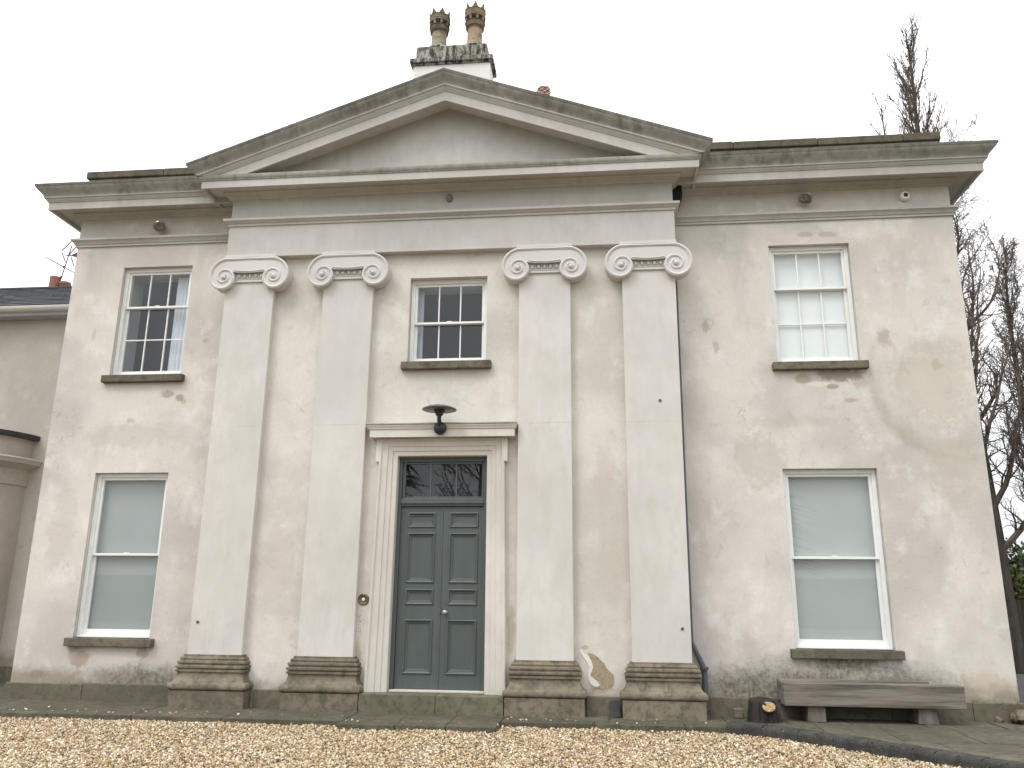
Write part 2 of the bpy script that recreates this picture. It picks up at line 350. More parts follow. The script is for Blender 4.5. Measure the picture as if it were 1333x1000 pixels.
def thing(name, label, cat, loc=(0, 0, 0), rz=0, group=None):
    o = bpy.data.objects.new(name, None); COL.objects.link(o); o.location = loc; o.rotation_euler.z = rz
    o.empty_display_size = .3; return tag(o, label, cat, group)
def tag(o, label, cat, group=None):
    o['label'] = label; o['category'] = cat
    if group: o['group'] = group
    return o
def struct(o): o['kind'] = 'structure'; return o
def stuff(o): o['kind'] = 'stuff'; return o

def offset_sweep(prof, path):   # path: (x, y, ox, oy); prof: (overhang, z)
    m = MB(); m.strip([[(x + ox * o, y + oy * o, z) for o, z in prof] for x, y, ox, oy in path]); return m
def wobble(p0, p1, n):          # split a path run so long edges can be slightly uneven
    return [(p0[i] + (p1[i] - p0[i]) * k / n for i in range(4)) for k in range(n)]

# ------------------------------------------------------------------ key dimensions (metres)
XL, XR = -6.76, 8.02           # wing wall ends (wall face y = 0)
W, F = -.35, -.47              # portico wall face, portico front face
PX0, PX1 = -3.745, 3.635; PC = -.055
house = thing('house', 'two storey cream stucco house with four flat Ionic pilasters and a pediment', 'house', (0, 0, 0))

# ------------------------------------------------------------------ ground
gm = MB(); gm.box(-900, 900, -900, 900, -.6, -.16); struct(gm.build('ground', M_grass))
def drive_mat():
    g = G('gravel_bed'); vo = g.n('ShaderNodeTexVoronoi'); vo.inputs['Scale'].default_value = 42; g.l(g.pos, vo.inputs['Vector'])
    cr = g.n('ShaderNodeValToRGB'); e = cr.color_ramp.elements
    e[0].color = (.22, .16, .09, 1); e[1].color = (.58, .49, .36, 1)
    sp = g.n('ShaderNodeSeparateColor'); g.l(vo.outputs['Color'], sp.inputs[0]); g.l(sp.outputs[0], cr.inputs[0])
    c = g.mix(g.ramp(vo.outputs['Distance'], .012, .02, 0, .7), cr.outputs[0], (.10, .075, .05))
    return g.end(c, .9, g.bump(vo.outputs['Distance'], -1, .01), .2)
M_bed = drive_mat()
dm = MB(); dm.box(-24, 24, -22, 16, -.3, -.085); struct(dm.build('gravel_drive', M_bed))
rd = MB(); rd.box(8.6, 30, -1.2, 16, -.2, -.05); struct(rd.build('side_lane', M_asph))

# kerb line on the right (front edge on the gravel side)
kpts = [(3.92, -1.16), (4.25, -1.33), (4.6, -1.60), (5.07, -2.10), (5.69, -2.80), (6.35, -3.52), (7.3, -4.5), (8.6, -5.8)]
def resample(pts, step):
    out = [Vector(pts[0])]; acc = 0
    seg = [(Vector(a), Vector(b)) for a, b in zip(pts, pts[1:])]
    d = 0; tot = sum((b - a).length for a, b in seg); t = step
    while t < tot:
        k = t; 
        for a, b in seg:
            L = (b - a).length
            if k <= L: out.append(a + (b - a) * (k / L)); break
            k -= L
        t += step
    return out
kp = resample(kpts, .235)

def in_gravel(x, y):
    y = np.asarray(y); x = np.asarray(x)
    edge = np.where(x < -1.04, -1.42, np.where(x < 1.04, -1.64, -1.155))
    kx = np.array([p[0] for p in kpts]); ky = np.array([p[1] for p in kpts])
    edge = np.where(x > kx[0], np.interp(x, kx, ky), edge)
    return y < edge
# pebbles
def pebbles():
    N = 165000
    x = rng.uniform(-8.5, 8.2, N); y = rng.uniform(-5.4, -1.1, N)
    keep = in_gravel(x, y) & ~((y < -4.6) & (x > 6.5)); x = x[keep]; y = y[keep]; n = len(x)
    base = np.array([(1, 0, 0), (0, 1, 0), (-1, 0, 0), (0, -1, 0), (.15, .1, 1), (-.1, -.15, -1)], float)
    fc = np.array([(0, 1, 4), (1, 2, 4), (2, 3, 4), (3, 0, 4), (1, 0, 5), (2, 1, 5), (3, 2, 5), (0, 3, 5)])
    on = np.zeros(n); sx_ = rng.uniform(-6, 4, 70); sy_ = np.where(np.abs(sx_) < 1.05, -1.5, np.where(sx_ < 0, -1.3, -1.05)) + np.abs(rng.normal(0, .18, 70))
    x = np.concatenate([x, sx_]); y = np.concatenate([y, sy_]); on = np.concatenate([on, np.full(70, .088)]); n = len(x)
    r = rng.gamma(7, .0142 / 7, n).clip(.006, .026)
    sc = np.stack([rng.uniform(.9, 1.5, n), rng.uniform(.7, 1.1, n), rng.uniform(.45, .8, n)], 1) * r[:, None]
    P = base[None] * (1 + rng.uniform(-.25, .25, (n, 6, 3))) * sc[:, None, :]
    q = rng.normal(size=(n, 4)); q[:, 1:3] *= .45; q[:, 0] += .0; q /= np.linalg.norm(q, axis=1)[:, None]
    a, b, c, d = q.T
    Rm = np.stack([1 - 2 * (c * c + d * d), 2 * (b * c - a * d), 2 * (b * d + a * c), 2 * (b * c + a * d), 1 - 2 * (b * b + d * d), 2 * (c * d - a * b), 2 * (b * d - a * c), 2 * (c * d + a * b), 1 - 2 * (b * b + c * c)], 1).reshape(n, 3, 3)
    P = np.einsum('nij,nkj->nki', Rm, P)
    und = .008 * np.sin(x * 1.7 + 1) * np.sin(y * 2.3) + .006 * np.sin(x * 5.1 + y * 3.3)
    P[:, :, 0] += x[:, None]; P[:, :, 1] += y[:, None]; P[:, :, 2] += (np.where(on > 0, .007, -.078 + und + rng.uniform(-.010, .022, n)))[:, None]
    me = bpy.data.meshes.new('gravel'); nv, nf = n * 6, n * 8
    idx = (fc[None] + (np.arange(n) * 6)[:, None, None]).reshape(-1)
    me.vertices.add(nv); me.vertices.foreach_set('co', P.reshape(-1))
    me.loops.add(nf * 3); me.loops.foreach_set('vertex_index', idx.astype(np.int32))
    me.polygons.add(nf); me.polygons.foreach_set('loop_start', np.arange(0, nf * 3, 3, dtype=np.int32))
    me.update(calc_edges=True)
    pal = np.array([(.70, .58, .40), (.56, .43, .27), (.42, .30, .17), (.82, .74, .58), (.30, .21, .12), (.62, .52, .38), (.22, .18, .13), (.88, .83, .70), (.48, .33, .19)])
    k = rng.choice(len(pal), n, p=[.2, .17, .12, .15, .09, .12, .05, .05, .05])
    col = (pal[k] * np.array([.95, .92, .87]) * rng.uniform(.70, 1.0, (n, 1))).clip(0, .9)
    at = me.color_attributes.new('stone_colour', 'FLOAT_COLOR', 'POINT')
    at.data.foreach_set('color', np.concatenate([np.repeat(col, 6, 0), np.ones((nv, 1))], 1).astype(np.float32).reshape(-1))
    g = G('pebble'); a_ = g.n('ShaderNodeAttribute', attribute_name='stone_colour')
    g.end(a_.outputs['Color'], .75, None, .3); me.materials.append(g.m)
    o = bpy.data.objects.new('gravel', me); COL.objects.link(o); stuff(o)
    tag(o, 'cream and tan gravel chippings covering the drive in front of the house', 'gravel')
pebbles()

# paving
pav = struct(MB().slab([(-12, -1.36), (-1.03, -1.36), (-1.03, -1.58), (1.03, -1.58), (1.03, -1.10), (3.9, -1.10), (4.3, -1.28), (7.2, -4.3), (8.6, -5.7), (12, -5.7), (12, -1.3), (8.6, -1.3), (8.6, 3), (-12, 3)], -.12, -.022).build('paving', M_joint))
def clip(poly, a, b, c):        # keep a*x+b*y+c >= 0
    o = []
    for i in range(len(poly)):
        p, q = poly[i], poly[(i + 1) % len(poly)]
        dp, dq = a * p[0] + b * p[1] + c, a * q[0] + b * q[1] + c
        if dp >= 0: o.append(p)
        if (dp >= 0) != (dq >= 0):
            t = dp / (dp - dq); o.append((p[0] + (q[0] - p[0]) * t, p[1] + (q[1] - p[1]) * t))
    return o
def stone(poly, z0, z1, name='paving_stone', mat=M_pave, parent=pav):
    cx = sum(p[0] for p in poly) / len(poly); cy = sum(p[1] for p in poly) / len(poly); dz = random.uniform(-.004, .004)
    tx, ty = random.uniform(-.004, .004), random.uniform(-.004, .004); m = MB(); n = len(poly)
    top = [(cx + (x - cx) * 1, cy + (y - cy) * 1, z1 + dz + tx * (x - cx) + ty * (y - cy)) for x, y in poly]
    m.add(top + [(x, y, z0) for x, y in poly], [tuple(range(n)), tuple(range(2 * n - 1, n - 1, -1))] + [(j, i, i + n, j + n) for i, j in ((i, (i + 1) % n) for i in range(n))])
    return m.build(name, mat, parent, bevel=.008)
def run(x0, x1, y0, y1, lo, hi, z0=-.11, z1=0, gap=.005):
    x = x0
    while x < x1 - .05:
        l = random.uniform(lo, hi)
        if x + l > x1 - lo * .5: l = x1 - x
        stone([(x + gap, y0 + gap + random.uniform(-.012, .006)), (x + l - gap, y0 + gap + random.uniform(-.012, .006)), (x + l - gap, y1 - gap), (x + gap, y1 - gap)], z0, z1)
        x += l
run(-11.5, -1.03, -1.42, -1.08, .9, 1.35); run(-11.5, -6.85, -1.08, -.4, .6, 1.0); run(-11.5, -6.85, -.4, .4, .6, 1.0); run(-11.5, -6.85, .4, 1.3, .6, 1.0); run(-11.5, -6.85, 1.3, 2.1, .6, 1.)
run(-6.85, -1.03, -1.08, -.02, .6, 1.05)
run(-1.03, 1.03, -1.64, -1.15, .6, .8, -.12, -.004); run(-1.03, 1.03, -1.15, -.60, .65, .8, -.12, 0)
run(1.03, 4.0, -1.155, -.85, .95, 1.3); run(1.03, 4.0, -.85, -.02, .6, .95)
nl = (1.0, 1.04); L0 = (nl[0] * 4.15 + nl[1] * -1.18)
for j in range(9):
    y1 = -.02 - j * .62; x = 4.0 - (j % 2) * .45
    while x < 10.5:
        l = random.uniform(.75, 1.1)
        poly = [(x + .006, y1 - .614), (x + l - .006, y1 - .614), (x + l - .006, y1), (x + .006, y1)]
        poly = clip(poly, nl[0], nl[1], -L0 - .05)
        if x < 4.0: poly = clip(poly, 1, 0, -4.006) if poly else poly
        if len(poly) >= 3:
            ar = abs(sum(poly[i][0] * poly[(i + 1) % len(poly)][1] - poly[(i + 1) % len(poly)][0] * poly[i][1] for i in range(len(poly)))) / 2
            if ar > .02: stone(poly, -.11, 0)
        x += l
# brick kerb
kerb = struct(MB().slab([(p.x, p.y) for p in kp] + [(p.x + .16, p.y + .15) for p in reversed(kp)], -.14, .035).build('kerb', M_joint))
kmesh = None
for i in range(len(kp) - 1):
    a, b = kp[i], kp[i + 1]; c = (a + b) / 2; ang = math.atan2(b.y - a.y, b.x - a.x); hl = (b - a).length / 2 - .005
    if kmesh is None:
        m = MB(); pr = [(-.012, -.13), (-.012, .015), (-.004, .038), (.012, .054), (.035, .062), (.20, .062), (.20, -.13)]
        m.rings([[(sx, y, z) for y, z in pr] for sx in (-.112, -.09, .09, .112)]); o = m.build('brick', M_brick, kerb, bevel=.006); kmesh = o.data
    else:
        o = bpy.data.objects.new('brick', kmesh); COL.objects.link(o); o.parent = kerb
        md = o.modifiers.new('bevel', 'BEVEL'); md.width = .006; md.segments = 2; md.limit_method = 'ANGLE'
    o.location = (c.x, c.y, random.uniform(-.006, .004)); o.rotation_euler = (random.uniform(-.03, .03), random.uniform(-.02, .02), ang + random.uniform(-.03, .03))

# ------------------------------------------------------------------ walls
def facade(name, x0, x1, z0, z1, y, dep, holes, mat, sides=True):
    m = MB(); xs = sorted({x0, x1, *[h[0] for h in holes], *[h[1] for h in holes]}); zs = sorted({z0, z1, *[h[2] for h in holes], *[h[3] for h in holes]})
    for a, b in zip(xs, xs[1:]):
        for c, d in zip(zs, zs[1:]):
            if any(h[0] <= a and b <= h[1] and h[2] <= c and d <= h[3] for h in holes): continue
            m.add([(a, y, c), (b, y, c), (b, y, d), (a, y, d)], [(0, 1, 2, 3)])
    for (a, b, c, d) in holes:
        e = y + dep
        m.add([(a, y, c), (a, y, d), (a, e, d), (a, e, c)], [(0, 1, 2, 3)]); m.add([(b, y, c), (b, e, c), (b, e, d), (b, y, d)], [(0, 1, 2, 3)])
        m.add([(a, y, d), (b, y, d), (b, e, d), (a, e, d)], [(0, 1, 2, 3)]); m.add([(a, y, c), (a, e, c), (b, e, c), (b, y, c)], [(0, 1, 2, 3)])
    return m
WIN = dict(ul=(-5.835, -4.575, 5.125, 7.10), ll=(-5.835, -4.575, .905, 3.485), ur=(5.15, 6.40, 5.125, 7.10), lr=(5.11, 6.47, .905, 3.48), c=(-.62, .64, 5.15, 6.585))
m = facade('wall', XL, -3.5, 0, 8.1, 0, .3, [WIN['ul'], WIN['ll']], M_render)
m.add([(XL, 0, 0), (XL, 0, 8.1), (XL, 9, 8.1), (XL, 9, 0)], [(0, 1, 2, 3)]); m.build('wall', M_render, house)
m = facade('wall', 3.4, XR, 0, 8.1, 0, .3, [WIN['ur'], WIN['lr']], M_render)
m.add([(XR, 0, 0), (XR, 9, 0), (XR, 9, 8.1), (XR, 0, 8.1)], [(0, 1, 2, 3)]); m.build('wall', M_render, house)
m = facade('wall', -3.70, 3.60, 0, 7.02, W, .3, [WIN['c'], (-.75, .75, .2, 3.70)], M_render_portico)
m.add([(-3.70, W, 0), (-3.70, W, 7.02), (-3.70, .02, 7.02), (-3.70, .02, 0)], [(0, 1, 2, 3)]); m.add([(3.60, W, 0), (3.60, .02, 0), (3.60, .02, 7.02), (3.60, W, 7.02)], [(0, 1, 2, 3)])
m.build('wall', M_render_portico, house)
m = MB(); m.add([(XL, 9, 0), (XL, 9, 8.1), (XR, 9, 8.1), (XR, 9, 0)], [(0, 1, 2, 3)]); m.build('wall', M_render, house)
m = MB(); m.box(XL + .05, XR - .05, .4, 8.95, -.1, -.02); m.box(XL + .05, XR - .05, 1.6, 1.7, 0, 8.3); m.box(XL + .05, XR - .05, .31, 1.6, 4.2, 4.3); m.box(-3.5, -3.4, .31, 1.6, 0, 8); m.box(3.3, 3.4, .31, 1.6, 0, 8)
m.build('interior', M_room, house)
# broken render between the two right pilasters
PATCH = [(2.184, .829), (2.237, .816), (2.281, .788), (2.325, .763), (2.369, .713), (2.404, .688), (2.429, .629), (2.481, .58), (2.524, .53), (2.535, .463), (2.521, .396), (2.476, .362), (2.424, .364), (2.37, .335), (2.3, .35), (2.247, .338), (2.221, .36), (2.319, .392), (2.305, .434), (2.276, .45), (2.223, .488), (2.194, .516), (2.189, .558), (2.216, .588), (2.234, .634), (2.231, .676), (2.214, .71), (2.192, .752), (2.165, .786)]
RIM = [(2.05, .869), (2.086, .853), (2.121, .81), (2.175, .79), (2.2, .752), (2.222, .71), (2.242, .634), (2.217, .566), (2.207, .516), (2.257, .475), (2.303, .442), (2.334, .396), (2.292, .372), (2.239, .377), (2.196, .42), (2.179, .482), (2.165, .523), (2.18, .583), (2.19, .625), (2.164, .684), (2.12, .742), (2.077, .81)]
def jag(poly, amp, n, rn=random.Random(12)):
    o = []
    for (x0, z0), (x1, z1) in zip(poly, poly[1:] + poly[:1]):
        for k in range(n): t = k / n; o.append((x0 + (x1 - x0) * t + rn.uniform(-amp, amp), z0 + (z1 - z0) * t + rn.uniform(-amp, amp)))
    return o
def sand_mat():
    g = G('exposed_sandy_undercoat'); f = g.noise(75, 5, .8); n = g.noise(9, 4, .6)
    c = g.mix(g.ramp(f, .32, .66), (.20, .15, .095), (.47, .39, .28)); c = g.mix(g.ramp(n, .4, .7, 0, .5), c, (.40, .35, .27))
    return g.end(c, .95, g.bump(f, .9, .008), .1)
M_sand = sand_mat(); M_lime = paint_stucco('broken_lime_edge', (.74, .715, .66), (.66, .63, .57))
MB().prism(jag(PATCH, .005, 3), W - .004, W + .01).build('exposed_undercoat', M_sand, house)
MB().prism(jag(RIM, .004, 3), W - .010, W + .01).build('broken_edge', M_lime, house, bevel=.003)
# plinth stones
def plinth_run(x0, x1, yf, h, lo, hi, y1):
    x = x0
    while x < x1 - .05:
        l = random.uniform(lo, hi)
        if x + l > x1 - lo * .4: l = x1 - x
        MB().box(x + .002, x + l - .002, yf - random.uniform(0, .006), y1, -.05, h + random.uniform(-.006, .006)).build('plinth_stone', M_plinth, house, bevel=.01)
        x += l
plinth_run(XL - .05, -3.9, -.05, .235, 1.0, 1.6, .1); plinth_run(3.78, XR + .05, -.05, .245, 1.0, 1.6, .1)
plinth_run(-2.68, -2.2, W - .05, .25, .6, .7, W + .05); plinth_run(2.14, 2.63, W - .05, .25, .6, .7, W + .05)
MB().box(XL - .05, XL + .05, .105, 2.2, -.05, .235).build('plinth_stone', M_plinth, house, bevel=.01)
MB().box(XR - .05, XR + .05, .105, 8, -.05, .245).build('plinth_stone', M_plinth, house, bevel=.01)

# ------------------------------------------------------------------ cornices
def scurve(a, b, n=9):          # cyma recta between two (overhang,z) points
    return [(a[0] + (b[0] - a[0]) * (3 * t * t - 2 * t ** 3) * .75 + (b[0] - a[0]) * t * .25, a[1] + (b[1] - a[1]) * t) for t in [i / n for i in range(n + 1)]]
MOULD = [(-.02, 7.505), (.03, 7.505), (.03, 7.54), (.045, 7.545), (.055, 7.575), (.085, 7.605), (.095, 7.61), (.095, 7.645), (-.02, 7.672)]
BED = [(-.02, 8.02), (.02, 8.03), (.035, 8.05), (.06, 8.058), (.075, 8.08), (.10, 8.105), (.115, 8.11), (.115, 8.132), (.34, 8.132), (.348, 8.066), (.39, 8.066), (.39, 8.20),
       (.405, 8.203), (.405, 8.212), (.418, 8.225), (.432, 8.245), (.434, 8.262), (.455, 8.264), (.455, 8.28)]
CYMA = [(.40, 8.279), (.455, 8.28)] + scurve((.455, 8.285), (.565, 8.44)) + [(.575, 8.442)]
FIL = [(.575, 8.442), (.577, 8.482), (.2, 8.50)]
for nm, path in (('left', [(-3.4, 0, 0, -1), (XL, 0, -1, -1), (XL, 8.9, -1, 0)]), ('right', [(XR, 8.9, 1, 0), (XR, 0, 1, -1), (3.3, 0, 0, -1)])):
    offset_sweep(MOULD, path).build('string_moulding', M_wcorn, house, smooth=35)
    offset_sweep(BED, path).build('cornice', M_wcorn, house, smooth=35)
    offset_sweep(CYMA, path).build('gutter_moulding', M_cyma, house, smooth=35); offset_sweep(FIL, path).build('gutter_lip', M_lip, house)
# blocking course: base and coping stones
for x0, x1 in ((-6.62, -3.6), (3.5, 7.90)):
    MB().box(x0 + .04, x1 - .03, -.22, .3, 8.44, 8.715).build('blocking_course', M_ledge, house, bevel=.006)
    x = x0
    while x < x1 - .1:
        l = random.uniform(1.0, 1.5)
        if x + l > x1 - .5: l = x1 - x
        MB().box(x + .003, x + l - .003, -.27 + random.uniform(-.008, .008), .35, 8.717, 8.852 + random.uniform(-.008, .006)).build('coping_stone', M_coping, house, bevel=.012)
        x += l

# portico entablature
m = MB(); m.box(PX0, PX1, F, .02, 7.015, 7.62); m.build('architrave', M_ent, house, bevel=.006)
m = MB(); m.box(PX0 + .015, PX1 - .015, F + .012, .02, 7.62, 8.3); m.build('frieze', M_ent, house, bevel=.004)
MB().box(PX0 - .012, PX1 + .012, F - .016, -.05, 7.0, 7.03).build('architrave_fillet', M_ent, house, bevel=.004)
pp = [(PX0, .0, -1, 0), (PX0, F, -1, -1), (PX1, F, 1, -1), (PX1, .0, 1, 0)]
PMO = [(-.02, 7.56), (.022, 7.562), (.022, 7.595), (.03, 7.598), (.04, 7.61), (.075, 7.635), (.085, 7.64), (.085, 7.68), (-.02, 7.70)]
offset_sweep(PMO, pp).build('string_moulding', M_ent, house, smooth=35)
PBED = [(-.02, 8.045), (.02, 8.055), (.035, 8.08), (.06, 8.085), (.075, 8.11), (.10, 8.135), (.115, 8.14), (.115, 8.162), (.33, 8.162), (.337, 8.097), (.375, 8.097), (.375, 8.222)]
offset_sweep(PBED, pp).build('cornice', M_ent, house, smooth=35)
PLEDGE = [(.375, 8.222), (.39, 8.225), (.39, 8.235), (.405, 8.25), (.418, 8.275), (.42, 8.31), (.37, 8.325), (.0, 8.36)]
offset_sweep(PLEDGE, pp).build('ledge_moulding', M_ledge, house, smooth=35)
# pediment
SL = .3585; Z0 = 8.16; APX = PC      # rake: z at apex for profile point = h ; at |dx| : h - SL*|dx|
HW = (PX1 - PX0) / 2
MB().prism([(APX - 3.62, 8.30), (APX + 3.62, 8.30), (APX, 8.30 + 3.62 * SL + .12)], F + .01, .1).build('tympanum', M_ent, house)
RB_ = [(-.02, 9.615), (.03, 9.615), (.05, 9.59), (.09, 9.592), (.115, 9.62), (.115, 9.585), (.325, 9.585), (.333, 9.52), (.375, 9.52), (.375, 9.69), (.39, 9.694), (.39, 9.705), (.405, 9.72), (.425, 9.745), (.43, 9.765), (.455, 9.768), (.455, 9.79)]
RCY = [(.38, 9.785), (.455, 9.79)] + scurve((.455, 9.795), (.565, 9.945)) + [(.575, 9.947)]
RFI = [(.575, 9.947), (.578, 9.992), (.1, 10.0), (-.3, 10.0)]
for nm, prof, mt in (('raking_cornice', RB_, M_ent), ('gutter_moulding', RCY, M_cyma), ('gutter_lip', RFI, M_lip)):
    for sgn in (-1, 1):
        a = [(APX, F - o, h) for o, h in prof]
        if nm == 'raking_cornice':
            xe = [min(HW + max(o, 0), (h - 8.300) / SL) for o, h in prof]
            rs = [a, [(APX + sgn * x, F - o, h - SL * x) for x, (o, h) in zip(xe, prof)]]
        else:
            b = [(APX + sgn * (HW + max(o, .0)), F - o, h - SL * (HW + max(o, .0))) for o, h in prof]
            rs = [a, b, [(x, max(-.25, y), z) for x, y, z in b]]
        MB().strip(rs).build(nm, mt, house, smooth=35)
# pediment roof and main roof
m = MB(); ze = 10.0 - SL * (HW + .575)
m.add([(APX, F - .2, 9.997), (APX - HW - .56, F - .2, ze), (APX - HW - .56, 4, ze), (APX, 4, 9.997)], [(0, 1, 2, 3)])
m.add([(APX, F - .2, 9.997), (APX, 4, 9.997), (APX + HW + .56, 4, ze), (APX + HW + .56, F - .2, ze)], [(0, 1, 2, 3)]); 
m.build('portico_roof', M_slate, house)
m = MB(); m.add([(XL, .3, 8.45), (XR, .3, 8.45), (XR, 8.9, 8.45), (XL, 8.9, 8.45), (-3.5, 4.5, 9.7), (4.5, 4.5, 9.7)], [(0, 1, 5, 4), (1, 2, 5), (2, 3, 4, 5), (3, 0, 4), (0, 3, 2, 1)])
m.build('roof', M_slate, house)

# ------------------------------------------------------------------ pilasters
BASE = [(.15, -.03), (.135, .239), (.158, .248), (.172, .268), (.176, .292), (.170, .320), (.152, .343), (.128, .352), (.126, .360), (.108, .378), (.092, .41), (.084, .45), (.083, .485), (.104, .490), (.105, .517), (.082, .521), (.082, .532),
        (.104, .538), (.110, .556), (.104, .577), (.080, .582), (.080, .598), (.094, .604), (.097, .622), (.088, .640), (.064, .644), (.064, .660), (.070, .668), (.060, .690), (.034, .696), (.032, .722), (-.03, .724)]
def pilaster(x0, x1, lab):
    sh = MB().box(x0, x1, F, W + .01, .7, 7.0).build('pilaster', M_pil, house, bevel=.007)
    sh['label'] = lab
    path = [(x0, W, -1, 0), (x0, F, -1, -1), (x1, F, 1, -1), (x1, W, 1, 0)]
    offset_sweep(BASE[1:], path).build('base', M_base, sh, smooth=40)
    MB().box(x0 - .148, x1 + .148, F - .148, W + .01, -.03, .238).build('base_block', M_base, sh, bevel=.012)
    cx, cz = (x0 + x1) / 2, 6.62; vx = .42; yf = F - .085
    MB().box(x0 - .03, x1 + .03, F - .10, W, 6.955, 7.006).build('abacus', M_cap, sh, bevel=.006)
    def rr(t):
        return .25 * math.exp(-.1135 * (t - math.pi)) if t >= math.pi else .25 + .085 * ((math.pi - t) / (math.pi / 2)) ** 1.2
    def sp(t, s): return (cx + s * (vx - 0) * -1 * -1 + s * 0, 0)
    L = []
    for i in range(42):
        t = math.pi / 2 + (R(395) - math.pi / 2) * i / 41; r = rr(t); L.append((-vx + r * math.cos(t), r * math.sin(t)))
    mid = [(-.25 + .5 * k / 8, .105 - .02 * math.sin(math.pi * k / 8)) for k in range(1, 8)]
    left = [(cx + a, cz + b) for a, b in L]; right = [(cx - a, cz + b) for a, b in reversed(L)]
    out = left + [(cx + a, cz + b) for a, b in mid] + right
    out.reverse()
    MB().prism(list(reversed(out)), yf, W + .005).build('capital', M_cap, sh, smooth=40, bevel=.008)
    for s in (-1, 1):
        pts = [(cx, yf, cz + .317)] if s < 0 else [(cx, yf, cz + .317)]; rad = [.02]
        N = 110; t0, t1 = math.pi / 2, math.pi + 2 * math.pi * 2.25
        for i in range(N + 1):
            t = t0 + (t1 - t0) * i / N; r = max(.01, rr(t) - .018); pts.append((cx + s * (vx - r * math.cos(t)), yf, cz + r * math.sin(t))); rad.append(.026 if t < 2.2 * math.pi else .020 if t < 4 * math.pi else .015)
        mm = MB(); mm.tube(pts, rad, 6); mm.sphere((cx + s * vx, yf - .004, cz), .042, 12, 8)
        mm.build('volute', M_cap, sh, smooth=50)
    mm = MB(); mm.tube([(cx - .25 + .5 * k / 12, yf, cz + .118 - .02 * math.sin(math.pi * k / 12)) for k in range(13)], .012, 6)
    mm.tube([(cx - .25 + .5 * k / 12, yf + .005, cz + .092 - .014 * math.sin(math.pi * k / 12)) for k in range(13)], .008, 6)
    mm.build('channel_bead', M_cap, sh, smooth=50)
    mm = MB(); mm.box(cx - .27, cx + .27, F - .018, F + .02, cz - .035, cz + .1)
    for k in range(-2, 3):
        mm.sphere((cx + k * .095, F - .022, cz + .035), .036, 10, 6, (.85, .8, 1.15))
        if k < 2: mm.tube([(cx + k * .095 + .047, F - .03, cz + .075), (cx + k * .095 + .047, F - .03, cz - .005)], [.011, .005], 5)
    for k in range(15): mm.sphere((cx - .235 + k * .0336, F - .024, cz - .022), .012, 6, 4)
    mm.build('egg_and_dart', M_cap, sh, smooth=50)
    MB().box(cx - .3, cx + .3, F - .03, F + .02, cz - .075, cz - .037).build('astragal', M_cap, sh, bevel=.01, seg=3)
    return sh
pilaster(-3.700, -2.868, 'leftmost pilaster, beside the left wing'); pilaster(-2.032, -1.200, 'pilaster left of the door')
pilaster(1.165, 1.976, 'pilaster right of the door'); pilaster(2.785, 3.607, 'rightmost pilaster, beside the downpipe')

